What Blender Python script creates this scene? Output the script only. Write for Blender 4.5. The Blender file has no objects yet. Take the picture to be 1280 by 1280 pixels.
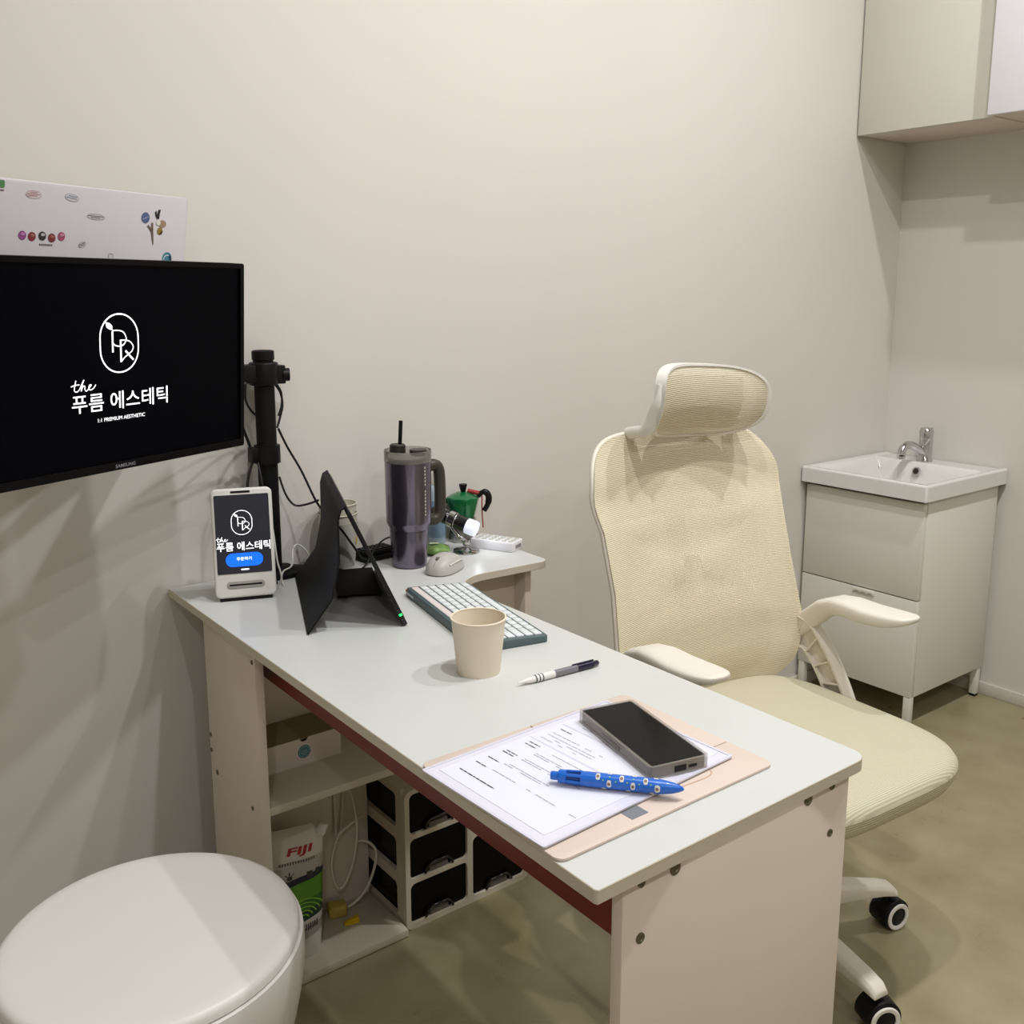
import bpy, bmesh, math, random
from mathutils import Vector as V, Matrix as M4
random.seed(7)
S = bpy.context.scene
COL = S.collection
pi = math.pi

# ------------------------------------------------------------------ camera, world, exposure
cd = bpy.data.cameras.new('camera'); cam = bpy.data.objects.new('camera', cd); COL.objects.link(cam)
cd.sensor_width = 36; cd.sensor_fit = 'HORIZONTAL'; cd.lens = 1223.56 / 1280 * 36
cd.shift_x = 0; cd.shift_y = -(640 - 586.87) / 1280; cd.clip_start = .05
yaw, pitch, roll = .6562, -.1805, .0003
fw = V((math.sin(yaw) * math.cos(pitch), math.cos(yaw) * math.cos(pitch), math.sin(pitch)))
rt = V((math.cos(yaw), -math.sin(yaw), 0)); up = rt.cross(fw)
r2 = rt * math.cos(roll) + up * math.sin(roll); u2 = up * math.cos(roll) - rt * math.sin(roll)
mw = M4((r2, u2, -fw)).transposed().to_4x4(); mw.translation = V((-.5803, -1.8522, 1.2871)); cam.matrix_world = mw
S.camera = cam
w = bpy.data.worlds.new('world'); S.world = w; w.use_nodes = True
w.node_tree.nodes['Background'].inputs[0].default_value = (.9, .93, 1, 1); w.node_tree.nodes['Background'].inputs[1].default_value = 0
vs = S.view_settings; vs.view_transform = 'Standard'; vs.look = 'None'; vs.gamma = 1; vs.use_curve_mapping = False
vs.exposure = -.17
LAMP_ROWS = ((-1.23, (.27, .92, 1.60), 21.0), (-3.0, (-1.4, -.4, .6), 13.0)); CEIL = 3.0
LAMP_COL = (.98, .985, 1)

# ------------------------------------------------------------------ materials
def lin(h):
    h = h.lstrip('#'); c = [int(h[i:i + 2], 16) / 255 for i in (0, 2, 4)]
    return tuple(x / 12.92 if x <= .04045 else ((x + .055) / 1.055) ** 2.4 for x in c) + (1,)
MATS = {}
def mat(name, h, rough=.5, metal=0, var=0, vscale=8, bump=0, bscale=200, emit=0, ehex=None, alpha=1, trans=0, coat=0, spec=.5, ior=1.45):
    if name in MATS: return MATS[name]
    m = bpy.data.materials.new(name); m.use_nodes = True; nt = m.node_tree; b = nt.nodes['Principled BSDF']; I = b.inputs
    c = lin(h); I['Base Color'].default_value = c; I['Roughness'].default_value = rough; I['Metallic'].default_value = metal
    I['Alpha'].default_value = alpha; I['Transmission Weight'].default_value = trans; I['Coat Weight'].default_value = coat
    I['Specular IOR Level'].default_value = spec; I['IOR'].default_value = ior
    if emit: I['Emission Color'].default_value = lin(ehex or h); I['Emission Strength'].default_value = emit
    tc = nt.nodes.new('ShaderNodeTexCoord')
    if var:
        n = nt.nodes.new('ShaderNodeTexNoise'); n.inputs['Scale'].default_value = vscale; n.inputs['Detail'].default_value = 5
        nt.links.new(tc.outputs['Object'], n.inputs['Vector'])
        r = nt.nodes.new('ShaderNodeValToRGB'); e = r.color_ramp.elements
        e[0].position = .3; e[1].position = .7
        e[0].color = tuple(x * (1 - var) for x in c[:3]) + (1,); e[1].color = tuple(min(1, x * (1 + var)) for x in c[:3]) + (1,)
        nt.links.new(n.outputs[0], r.inputs[0]); nt.links.new(r.outputs[0], I['Base Color'])
    if bump:
        n = nt.nodes.new('ShaderNodeTexNoise'); n.inputs['Scale'].default_value = bscale; n.inputs['Detail'].default_value = 3
        nt.links.new(tc.outputs['Object'], n.inputs['Vector'])
        bp = nt.nodes.new('ShaderNodeBump'); bp.inputs['Strength'].default_value = bump; bp.inputs['Distance'].default_value = .002
        nt.links.new(n.outputs[0], bp.inputs['Height']); nt.links.new(bp.outputs[0], I['Normal'])
    MATS[name] = m; return m
def nodes(m): return m.node_tree, m.node_tree.nodes['Principled BSDF'].inputs

# ------------------------------------------------------------------ mesh builder
def rrect(x0, x1, y0, y1, r, n=5):
    p = []
    for cx, cy, a in ((x1 - r, y1 - r, 0), (x0 + r, y1 - r, 90), (x0 + r, y0 + r, 180), (x1 - r, y0 + r, 270)):
        for i in range(n + 1):
            t = math.radians(a + 90 * i / n); p.append((cx + r * math.cos(t), cy + r * math.sin(t)))
    return p
def spline(pts, n=8):
    pts = [V(p) for p in pts]; out = []
    for i in range(len(pts) - 1):
        a = pts[max(i - 1, 0)]; b = pts[i]; c = pts[i + 1]; d = pts[min(i + 2, len(pts) - 1)]
        for k in range(n):
            t = k / n
            out.append(.5 * ((2 * b) + (c - a) * t + (2 * a - 5 * b + 4 * c - d) * t * t + (3 * b - a - 3 * c + d) * t ** 3))
    out.append(pts[-1]); return out
class MB:
    def __init__(s): s.v = []; s.f = []
    def add(s, vs_, fs_, M=None):
        o = len(s.v)
        for p in vs_:
            p = V(p); s.v.append(M @ p if M else p)
        s.f += [tuple(i + o for i in f) for f in fs_]; return s
    def box(s, x0, x1, y0, y1, z0, z1, M=None):
        return s.add([(x, y, z) for x in (x0, x1) for y in (y0, y1) for z in (z0, z1)],
                     [(0, 1, 3, 2), (4, 6, 7, 5), (0, 4, 5, 1), (2, 3, 7, 6), (0, 2, 6, 4), (1, 5, 7, 3)], M)
    def prism(s, pts, z0, z1, M=None):
        n = len(pts); a = sum(pts[i][0] * pts[(i + 1) % n][1] - pts[(i + 1) % n][0] * pts[i][1] for i in range(n))
        if a < 0: pts = pts[::-1]
        vs_ = [(x, y, z0) for x, y in pts] + [(x, y, z1) for x, y in pts]
        return s.add(vs_, [tuple(range(n))[::-1], tuple(range(n, 2 * n))] + [(i, (i + 1) % n, n + (i + 1) % n, n + i) for i in range(n)], M)
    def flat(s, pts, z=0, M=None):
        n = len(pts); a = sum(pts[i][0] * pts[(i + 1) % n][1] - pts[(i + 1) % n][0] * pts[i][1] for i in range(n))
        if a < 0: pts = pts[::-1]
        return s.add([(x, y, z) for x, y in pts], [tuple(range(n))], M)
    def lathe(s, prof, n=32, M=None):
        vs_ = []; fs_ = []; k = len(prof)
        for i in range(n):
            a = 2 * pi * i / n
            vs_ += [(r * math.cos(a), r * math.sin(a), z) for r, z in prof]
        for i in range(n):
            j = (i + 1) % n
            fs_ += [(i * k + q, j * k + q, j * k + q + 1, i * k + q + 1) for q in range(k - 1)]
        return s.add(vs_, fs_, M)
    def tube(s, path, r, n=8, M=None, cap=True):
        path = [V(p) for p in path]; k = len(path); vs_ = []; fs_ = []; prev = None
        for i, p in enumerate(path):
            t = (path[min(i + 1, k - 1)] - path[max(i - 1, 0)]).normalized()
            if prev is None: a = t.orthogonal().normalized()
            else:
                a = prev - t * prev.dot(t); a = a.normalized() if a.length > 1e-6 else t.orthogonal().normalized()
            prev = a; b = t.cross(a); rr = r[i] if isinstance(r, (list, tuple)) else r
            vs_ += [p + (a * math.cos(2 * pi * q / n) + b * math.sin(2 * pi * q / n)) * rr for q in range(n)]
        for i in range(k - 1):
            fs_ += [(i * n + q, i * n + (q + 1) % n, (i + 1) * n + (q + 1) % n, (i + 1) * n + q) for q in range(n)]
        if cap: fs_ += [tuple(range(n))[::-1], tuple(range((k - 1) * n, k * n))]
        return s.add(vs_, fs_, M)
    def grid(s, fn, nu, nv, M=None, closeu=False):
        vs_ = [fn(i / nu, j / nv) for i in range(nu + (0 if closeu else 1)) for j in range(nv + 1)]
        W = nv + 1; R = nu + (0 if closeu else 1)
        fs_ = [(i * W + j, ((i + 1) % R) * W + j, ((i + 1) % R) * W + j + 1, i * W + j + 1) for i in range(nu) for j in range(nv)]
        return s.add(vs_, fs_, M)
    def loft(s, rings, M=None, cap=True):
        n = len(rings[0]); vs_ = [p for r in rings for p in r]; fs_ = []
        for i in range(len(rings) - 1):
            fs_ += [(i * n + q, i * n + (q + 1) % n, (i + 1) * n + (q + 1) % n, (i + 1) * n + q) for q in range(n)]
        if cap: fs_ += [tuple(range(n))[::-1], tuple(range((len(rings) - 1) * n, len(rings) * n))]
        return s.add(vs_, fs_, M)
    def ribbon(s, pts, wd, z=0, M=None):          # flat printed stroke in the local xy plane
        pts = [V((p[0], p[1], 0)) for p in pts]; vs_ = []; k = len(pts)
        for i, p in enumerate(pts):
            t = (pts[min(i + 1, k - 1)] - pts[max(i - 1, 0)]).normalized(); nrm = V((-t.y, t.x, 0))
            ww = wd[i] if isinstance(wd, (list, tuple)) else wd
            vs_ += [(p + nrm * ww / 2) + V((0, 0, z)), (p - nrm * ww / 2) + V((0, 0, z))]
        return s.add(vs_, [(2 * i, 2 * i + 1, 2 * i + 3, 2 * i + 2) for i in range(k - 1)], M)
    def disc(s, x, y, r, z=0, n=16, M=None, ry=None):
        return s.flat([(x + r * math.cos(2 * pi * i / n), y + (ry or r) * math.sin(2 * pi * i / n)) for i in range(n)], z, M)
    def text(s, body, x, y, width=None, height=None, z=0, bold=0, M=None, rot=0):
        c = bpy.data.curves.new('t', 'FONT'); c.body = body; c.size = 1; c.offset = bold; c.resolution_u = 3
        o = bpy.data.objects.new('t', c); COL.objects.link(o)
        me = bpy.data.meshes.new_from_object(o.evaluated_get(bpy.context.evaluated_depsgraph_get()))
        vv = [v.co.copy() for v in me.vertices]; ff = [tuple(p.vertices) for p in me.polygons]
        bpy.data.objects.remove(o); bpy.data.curves.remove(c); bpy.data.meshes.remove(me)
        x0 = min(v.x for v in vv); x1 = max(v.x for v in vv); y0 = min(v.y for v in vv); y1 = max(v.y for v in vv)
        sy = height / (y1 - y0) if height else width / (x1 - x0); sx = width / (x1 - x0) if width else sy
        R = M4.Rotation(rot, 4, 'Z'); Tm = M4.Translation((x, y, z))
        pts = [Tm @ R @ V(((v.x - x0) * sx, (v.y - y0) * sy, 0)) for v in vv]
        return s.add(pts, ff, M)
    def build(s, name, m, parent=None, bevel=0, seg=2, smooth=40, off=None, merge=False, fixn=True):
        me = bpy.data.meshes.new(name); vv = [tuple(p - off) if off else tuple(p) for p in map(V, s.v)]
        me.from_pydata(vv, [], s.f)
        bm = bmesh.new(); bm.from_mesh(me)
        bmesh.ops.remove_doubles(bm, verts=bm.verts, dist=1e-6 if not merge else merge)
        if fixn: bmesh.ops.recalc_face_normals(bm, faces=bm.faces)
        if bevel:
            es = [e for e in bm.edges if len(e.link_faces) == 2 and e.calc_face_angle(0) > math.radians(35)]
            bmesh.ops.bevel(bm, geom=es, offset=bevel, segments=seg, profile=.5, affect='EDGES', clamp_overlap=True)
        bm.to_mesh(me); bm.free()
        if smooth:
            for p in me.polygons: p.use_smooth = True
            me.set_sharp_from_angle(angle=math.radians(smooth))
        me.materials.append(m)
        o = bpy.data.objects.new(name, me); COL.objects.link(o)
        if parent: o.parent = parent
        return o
def plate(outline, holes, t, M=None):              # flat plate with holes: 2D curve fill, extruded
    c = bpy.data.curves.new('p', 'CURVE'); c.dimensions = '2D'; c.fill_mode = 'BOTH'; c.extrude = t / 2
    for ring in [outline] + holes:
        sp = c.splines.new('POLY'); sp.points.add(len(ring) - 1); sp.use_cyclic_u = True
        for i, (x, y) in enumerate(ring): sp.points[i].co = (x, y, 0, 1)
    o = bpy.data.objects.new('p', c); COL.objects.link(o)
    me = bpy.data.meshes.new_from_object(o.evaluated_get(bpy.context.evaluated_depsgraph_get()))
    mb = MB(); mb.add([v.co.copy() for v in me.vertices], [tuple(p.vertices) for p in me.polygons], M)
    bpy.data.objects.remove(o); bpy.data.curves.remove(c); bpy.data.meshes.remove(me); return mb
def frame(ex, ey, ez, loc):
    m = M4((V(ex).normalized(), V(ey).normalized(), V(ez).normalized())).transposed().to_4x4(); m.translation = V(loc); return m
def thing(name, label, cat, loc=(0, 0, 0), rz=0, group=None, M=None):
    o = bpy.data.objects.new(name, None); COL.objects.link(o); o.empty_display_size = .05
    if M: o.matrix_world = M
    else: o.location = loc; o.rotation_euler = (0, 0, rz)
    return tag(o, label, cat, group)
def tag(o, label, cat, group=None):
    o['label'] = label; o['category'] = cat
    if group: o['group'] = group
    return o
def struct(o, label=None):
    o['kind'] = 'structure'
    if label: o['label'] = label
    return o
def plab(o, label): o['label'] = label; return o

# ------------------------------------------------------------------ palette
WALL = mat('wall paint', 'd2cdc5', .75, var=.02, vscale=1.5, bump=.05, bscale=350)
CEILM = mat('ceiling paint', 'd8d6d0', .8, var=.01)
LAM = mat('white laminate', 'cacbc7', .32, var=.015, vscale=5, spec=.5)
LAMC = mat('cream laminate edge', 'c8bfae', .45, var=.015)
PANEL = mat('cream laminate panel', 'd7cabc', .45, var=.02, vscale=6)
RED = mat('dark red board', '6e1c10', .45, var=.08, vscale=20)
SCREW = mat('grey screw cap', '6c6653', .4, metal=.6)
BLACK = mat('black plastic', '09090a', .42, spec=.3)
BLKM = mat('black matte metal', '0b0b0c', .6, bump=.1, spec=.25)
RUB = mat('black rubber cable', '101010', .5)
WPL = mat('white plastic', 'e2dfd8', .35)
WPL2 = mat('off white cable plastic', 'd8cfc0', .45)
CHROME = mat('chrome', 'c8c8c8', .12, metal=1)
CREAMF = mat('cream frame plastic', 'dcd5c6', .42)
SINKM = mat('white ceramic', 'dcdad6', .12, coat=.5)
VAN = mat('white lacquer', 'dad7cc', .35, var=.01)
HOLESHADE = mat('painted hole shade', '2a251d', .8)
PRINT = mat('black print', '40404a', .7)
GREYPRINT = mat('grey print', '8c8c9e', .7)
PAPER = mat('white paper', 'dcdde8', .6)

# ------------------------------------------------------------------ room shell
XR, XL, YF = 2.465, -2.3, -4.4
fm = mat('olive beige screed floor', '8d8058', .3, coat=.15)
nt, I = nodes(fm); tc = nt.nodes.new('ShaderNodeTexCoord')
n1 = nt.nodes.new('ShaderNodeTexNoise'); n1.inputs['Scale'].default_value = 2.2; n1.inputs['Detail'].default_value = 8; n1.inputs['Distortion'].default_value = .6
n2 = nt.nodes.new('ShaderNodeTexNoise'); n2.inputs['Scale'].default_value = 9; n2.inputs['Detail'].default_value = 6
rp = nt.nodes.new('ShaderNodeValToRGB'); e = rp.color_ramp.elements; e[0].position = .3; e[1].position = .72
e[0].color = lin('7f7554'); e[1].color = lin('a0977a'); x = rp.color_ramp.elements.new(.5); x.color = lin('918767')
mx = nt.nodes.new('ShaderNodeMix'); mx.data_type = 'RGBA'; mx.inputs[0].default_value = .25
rp2 = nt.nodes.new('ShaderNodeValToRGB'); e = rp2.color_ramp.elements; e[0].position = .35; e[1].position = .65; e[0].color = lin('786d4b'); e[1].color = lin('a59c7d')
for n in (n1, n2): nt.links.new(tc.outputs['Object'], n.inputs['Vector'])
nt.links.new(n1.outputs[0], rp.inputs[0]); nt.links.new(n2.outputs[0], rp2.inputs[0]); nt.links.new(rp.outputs[0], mx.inputs[6]); nt.links.new(rp2.outputs[0], mx.inputs[7]); nt.links.new(mx.outputs[2], I['Base Color'])
rr_ = nt.nodes.new('ShaderNodeMapRange'); rr_.inputs[3].default_value = .2; rr_.inputs[4].default_value = .42
nt.links.new(n2.outputs[0], rr_.inputs[0]); nt.links.new(rr_.outputs[0], I['Roughness'])
struct(MB().box(XL, XR, YF, 0, -.1, 0).build('floor', fm), 'olive beige polished screed floor')
struct(MB().box(XL - .1, XR + .1, 0, .1, -.1, CEIL + .1).build('wall_back', WALL), 'plain off-white painted wall behind the desk')
struct(MB().box(XR, XR + .1, YF, 0, -.1, CEIL + .1).build('wall_right', WALL), 'off-white painted wall beside the washbasin')
struct(MB().box(XL - .1, XL, YF, 0, -.1, CEIL + .1).build('wall_left', WALL))
struct(MB().box(XL - .1, XR + .1, YF - .1, YF, -.1, CEIL + .1).build('wall_front', WALL))
struct(MB().box(XL, XR, YF, 0, CEIL, CEIL + .1).build('ceiling', CEILM))
BASE = mat('baseboard paint', 'd2cbbf', .5)
struct(MB().box(XR - .01, XR, YF, -.001, 0, .04).build('baseboard_right', BASE, bevel=.002))
struct(MB().box(XL, XR - .012, -.01, 0, 0, .04).build('baseboard_back', BASE, bevel=.002))

# ceiling downlights: the room's lamps
LENS = mat('lamp lens', 'fff4e4', .4, emit=20, ehex='fff4e4')
for ly, lx, lw in [(r[0], x, r[2]) for r in LAMP_ROWS for x in r[1]]:
    near = ly > -2
    t = thing('ceiling_downlight', 'small round white ceiling downlight in the row above the ' + ('desk' if near else 'open floor facing the desk'), 'downlight', (lx, ly, CEIL), 0, 'ceiling downlights above the ' + ('desk' if near else 'open floor'))
    MB().lathe([(.045, -.012), (.047, -.004), (.06, -.004), (.062, 0), (.045, 0), (.045, -.012)], 32).build('trim_ring', WPL, t)
    MB().lathe([(0, -.004), (.045, -.004)], 32).build('lens_offscreen', LENS, t)
    ld = bpy.data.lights.new('ceiling_downlight_offscreen', 'AREA'); ld.shape = 'DISK'; ld.size = .07; ld.energy = lw; ld.color = LAMP_COL
    lo = bpy.data.objects.new('ceiling_downlight_offscreen', ld); COL.objects.link(lo); lo.parent = t; lo.location = (0, 0, -.016)

# ------------------------------------------------------------------ overhead cabinets
CABM = mat('warm grey cabinet front', 'cfccc0', .35, var=.008)
CABW = mat('cool white cabinet front', 'e2e0e4', .35)
CX = 2.184
t = thing('wall_cabinet', 'cream overhead wall cabinet fixed in the corner against the back wall', 'cabinet', (CX + .14, -.2, 1.757)); o_ = V(t.location)
MB().box(CX + .02, XR - .001, -.4285, -.012, 1.757, 2.55).build('body', PANEL, t, off=o_, bevel=.001)
MB().box(CX, CX + .018, -.3679, -.006, 1.757, 2.548).build('door', CABM, t, off=o_, bevel=.001)
MB().box(CX, CX + .0195, -.4285, -.368, 1.757, 2.548).build('filler_strip', CABM, t, off=o_, bevel=.001)
t = thing('wall_cabinet', 'cool white overhead wall cabinet standing proud of the cream corner cabinet', 'cabinet', (CX + .14, -.7, 1.757)); o_ = V(t.location)
MB().box(CX - .02, XR - .001, -1.2, -.43, 1.76, 2.55).build('body', PANEL, t, off=o_, bevel=.001)
for y0, y1 in ((-.813, -.4295), (-1.199, -.816)):
    MB().box(CX - .04, CX - .021, y0, y1, 1.757, 2.548).build('door', CABW, t, off=o_, bevel=.0015)

# ------------------------------------------------------------------ vanity, basin, faucet
VX, VB = 2.02, 2.44; vy0, vy1 = -.41, -.008
t = thing('vanity_cabinet', 'white two-drawer vanity cabinet on thin legs under the washbasin', 'cabinet', ((VX + VB) / 2, (vy0 + vy1) / 2, 0)); o_ = V(t.location)
MB().box(VX + .018, VB, vy0, vy0 + .016, .099, .697).build('side_panel', VAN, t, off=o_, bevel=.0015)
MB().box(VX + .018, VB, vy1 - .016, vy1, .099, .697).build('side_panel', VAN, t, off=o_, bevel=.0015)
MB().box(VB - .01, VB, vy0 + .016, vy1 - .016, .099, .697).build('back_panel', VAN, t, off=o_)
MB().box(VX + .018, VB - .01, vy0 + .016, vy1 - .016, .099, .115).build('bottom_panel', VAN, t, off=o_)
for z0, z1 in ((.399, .686), (.099, .3955)):
    d = MB().box(VX, VX + .0175, vy0 + .003, vy1 - .002, z0, z1).build('drawer', VAN, t, off=o_, bevel=.0015)
    MB().box(VX + .018, VX + .36, vy0 + .03, vy1 - .03, z0 + .012, z0 + .02).build('drawer_tray', VAN, d, off=o_)
    if z0 < .2:
        hp = [(-.035, 0)] + [(-.035 + .07 * k / 14, -.012 - .0025 * math.cos(k / 14 * 6 * pi)) for k in range(15)] + [(.035, 0)]
        mm = frame((0, -1, 0), (0, 0, 1), (-1, 0, 0), (VX - .0001, -.234, .3955))
        h = MB().prism(hp, 0, .006, mm).build('handle', mat('handle white', 'e6e3da', .3), d, off=o_, bevel=.001)
for px, py in ((VX + .012, vy0 + .014), (VX + .012, vy1 - .016), (VB - .014, vy0 + .014), (VB - .014, vy1 - .016)):
    lg = MB().box(px - .011, px + .011, py - .011, py + .011, .008, .0985).build('leg', VAN, t, off=o_, bevel=.002)
    MB().box(px - .009, px + .009, py - .009, py + .009, 0, .008).build('foot', BLACK, lg, off=o_)
bx0, bx1, by0, by1 = 1.995, 2.462, -.425, -.003
BZ = .746
t = thing('washbasin', 'white ceramic washbasin with single-lever chrome tap in the corner', 'washbasin', ((bx0 + bx1) / 2, (by0 + by1) / 2, .698)); o_ = V(t.location)
def sstep(a, b, x): x = max(0, min(1, (x - a) / (b - a))); return x * x * (3 - 2 * x)
def bh(x, y):
    ix = sstep(2.035, 2.075, x) * (1 - sstep(2.335, 2.365, x)); iy = sstep(by0 + .03, by0 + .075, y) * (1 - sstep(by1 - .075, by1 - .03, y))
    lip = .004 * max(1 - sstep(bx0 + .012, bx0 + .03, x), 1 - sstep(by0 + .012, by0 + .03, y), sstep(by1 - .03, by1 - .012, y))
    return BZ - .004 + lip - .085 * min(ix, iy) ** 1.0 * (1 if ix * iy > 0 else 0)
NX, NY = 64, 56
def basin(u, v):
    r = .016
    x = bx0 + (bx1 - bx0) * u; y = by0 + (by1 - by0) * v
    return (x, y, bh(x, y))
bm_ = MB().grid(basin, NX, NY)
ring = [(bx0 + (bx1 - bx0) * i / NX, by0) for i in range(NX)] + [(bx1, by0 + (by1 - by0) * i / NY) for i in range(NY)] + [(bx1 - (bx1 - bx0) * i / NX, by1) for i in range(NX)] + [(bx0, by1 - (by1 - by0) * i / NY) for i in range(NY)]
R_ = [[(x, y, bh(x, y)) for x, y in ring], [(x, y, .698) for x, y in ring], [(x + (.02 if x < 2.2 else -.02) * (1 if abs(x - bx0) < 1e-6 or abs(x - bx1) < 1e-6 else 0), y, .698) for x, y in ring]]
bm_.loft(R_[:2], cap=False)
ob = bm_.build('basin', SINKM, t, off=o_, bevel=0, smooth=60, merge=1e-5)
bv = ob.modifiers.new('bevel', 'BEVEL'); bv.width = .006; bv.segments = 3; bv.limit_method = 'ANGLE'; bv.angle_limit = math.radians(50)
MB().box(bx0 + .006, VX + .03, by0 + .006, by1 - .006, .696, .7).build('underside_rim', SINKM, t, off=o_)
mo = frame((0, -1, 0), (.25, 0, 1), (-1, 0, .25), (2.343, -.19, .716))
o2 = MB().lathe([(.010, .004), (.013, .004), (.014, 0)], 20, mo).build('overflow_ring', CHROME, t, off=o_)
MB().disc(0, 0, .010, .003, 18, mo).build('overflow_shade_disc', HOLESHADE, o2, off=o_)  # flat disc, no opening: the overflow's inner shade is painted as dark colour
fx, fy = 2.405, -.18
fc = MB().lathe([(0, 0), (.024, 0), (.024, .004), (.021, .008), (.021, .075), (.0215, .077), (.0, .077)], 28, M4.Translation((fx, fy, BZ - .004))).build('faucet', CHROME, t, off=o_)
lv = MB().lathe([(0, .079), (.0215, .079), (.022, .1), (.018, .108), (0, .109)], 28, M4.Translation((fx, fy, BZ - .004)))
lv.box(-.009, .02, -.012, .012, .1, .109, M4.Translation((fx, fy, BZ - .004)))
lv.build('lever_cap', CHROME, fc, off=o_)
sp = spline([(fx - .005, fy, BZ + .02), (fx - .045, fy + .006, BZ + .043), (fx - .08, fy + .012, BZ + .055), (fx - .105, fy + .016, BZ + .045), (fx - .112, fy + .017, BZ + .024)], 6)
MB().tube(sp, .0125, 14).build('spout', CHROME, fc, off=o_)
MB().lathe([(0, 0), (.0128, 0), (.0128, .01), (0, .01)], 18, M4.Translation((fx - .1125, fy + .017, BZ + .012))).build('aerator', CHROME, fc, off=o_)

# ------------------------------------------------------------------ desk (L shaped)
DZ = .72
t = thing('corner_desk', 'white L-shaped desk with cream panels and dark red apron', 'desk', (.23, -.6, 0)); o_ = V(t.location)
W_, L_ = .461, 1.227
out = [(.004, -.004), (.004, -L_ + .004)] + [(.006, -L_)]
out += [(W_ - .022 + .022 * math.cos(a), -L_ + .022 + .022 * math.sin(a)) for a in [math.radians(-90 + 15 * k) for k in range(7)]]
out += [(W_ + .09 - .09 * math.cos(a), -.378 + .09 * math.sin(a)) for a in [math.radians(9 * k) for k in range(11)]]
out += [(.70 + .02 * math.cos(a), -.275 + .02 * math.sin(a)) for a in [math.radians(-90 + 18 * k) for k in range(6)]]
out += [(.724, -.004)]
dt = MB().prism(out, .704, DZ).build('desktop', LAM, t, off=o_, bevel=.0008, seg=1, smooth=20)
dt.data.materials.append(LAMC)
for p in dt.data.polygons:
    if abs(p.normal.z) < .8: p.material_index = 1
MB().box(.055, .445, -1.211, -1.195, 0, .7038).build('end_panel', PANEL, t, off=o_, bevel=.001)
MB().box(.058, .072, -1.1948, -.30, .629, .7038).build('apron', RED, t, off=o_, bevel=.0008)
MB().box(.02, .0355, -.373, -.14, 0, .7038).build('side_panel', PANEL, t, off=o_, bevel=.001)
MB().box(.0357, .455, -.37, -.156, .396, .411).build('shelf', LAMC, t, off=o_, bevel=.001)
MB().box(.0357, .34, -.315, -.156, .002, .018).build('bottom_board', LAMC, t, off=o_, bevel=.001)
MB().box(.0357, .34, -.1555, -.142, .002, .7038).build('back_panel', PANEL, t, off=o_)
MB().box(.672, .688, -.272, -.03, 0, .7038).build('leg_panel', PANEL, t, off=o_, bevel=.001)
MB().box(.47, .6718, -.236, -.222, .575, .7038).build('modesty_panel', PANEL, t, off=o_)
def screw(x, y, z, nrm, r):
    mm = frame((1, 0, 0), (0, 0, 1), (0, -1, 0), (x, y, z)) if nrm == 'y' else frame((0, -1, 0), (0, 0, 1), (-1, 0, 0), (x, y, z))
    MB().lathe([(0, .0018), (r * .45, .0006), (r * .6, .0018), (r, .0014), (r, 0)], 14, mm).build('screw', SCREW, t, off=o_)
for x, z, r in ((.131, .687, .0075), (.081, .69, .005), (.081, .627, .006), (.361, .688, .0075), (.409, .69, .005), (.41, .627, .005)): screw(x, -1.211, z, 'y', r)
for y, z, r in ((-.148, .469, .004), (-.148, .438, .004), (-.171, .402, .005), (-.363, .678, .004), (-.335, .402, .004)): screw(.02, y, z, 'x', r)

# ------------------------------------------------------------------ drawer unit under the desk
dx0, dx1, dy0, dy1, dh = .345, .662, -.30, -.105, .307
FRW = mat('white drawer frame plastic', 'd3c9b8', .4)
t = thing('drawer_unit', 'small white plastic storage unit with five black drawers under the desk', 'drawer unit', ((dx0 + dx1) / 2, (dy0 + dy1) / 2, 0)); o_ = V(t.location)
rowh = .0985; cw = (dx1 - dx0) / 2; holes = []; cells = [(0, .013 + r * rowh, .088) for r in range(3)] + [(1, .013 + r * .1478, .137) for r in range(2)]
for c, z0, hz in cells: holes.append(rrect(dx0 + .011 + c * (cw - .004), dx0 + cw - .007 + c * (cw - .004), z0, z0 + hz, .012))
mf = frame((1, 0, 0), (0, 0, 1), (0, -1, 0), (0, dy0 + .006, 0))
plate(rrect(dx0, dx1, 0, dh, .016), holes, .012, mf).build('front_frame', FRW, t, off=o_)
for xs in (dx0 + .005, dx1 - .005):
    ms = frame((0, 1, 0), (0, 0, 1), (1, 0, 0), (xs, 0, 0))
    hs = [rrect(dy0 + .035, dy1 - .022, .02 + r * rowh, .02 + r * rowh + .074, .01) for r in range(3)]
    plate(rrect(dy0 + .0121, dy1, 0, dh, .006), hs, .01, ms).build('side_frame', FRW, t, off=o_)
MB().box(dx0 + .0102, dx1 - .0102, dy0 + .0121, dy1, dh - .008, dh).build('top_panel', FRW, t, off=o_)
MB().box(dx0 + .0102, dx1 - .0102, dy0 + .0121, dy1, 0, .006).build('bottom_panel', FRW, t, off=o_)
MB().box(dx0 + cw - .004, dx0 + cw + .001, dy0 + .0121, dy1, .006, dh - .008).build('divider', FRW, t, off=o_)
DRB = mat('smoky black drawer plastic', '060505', .25, spec=.2)
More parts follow.
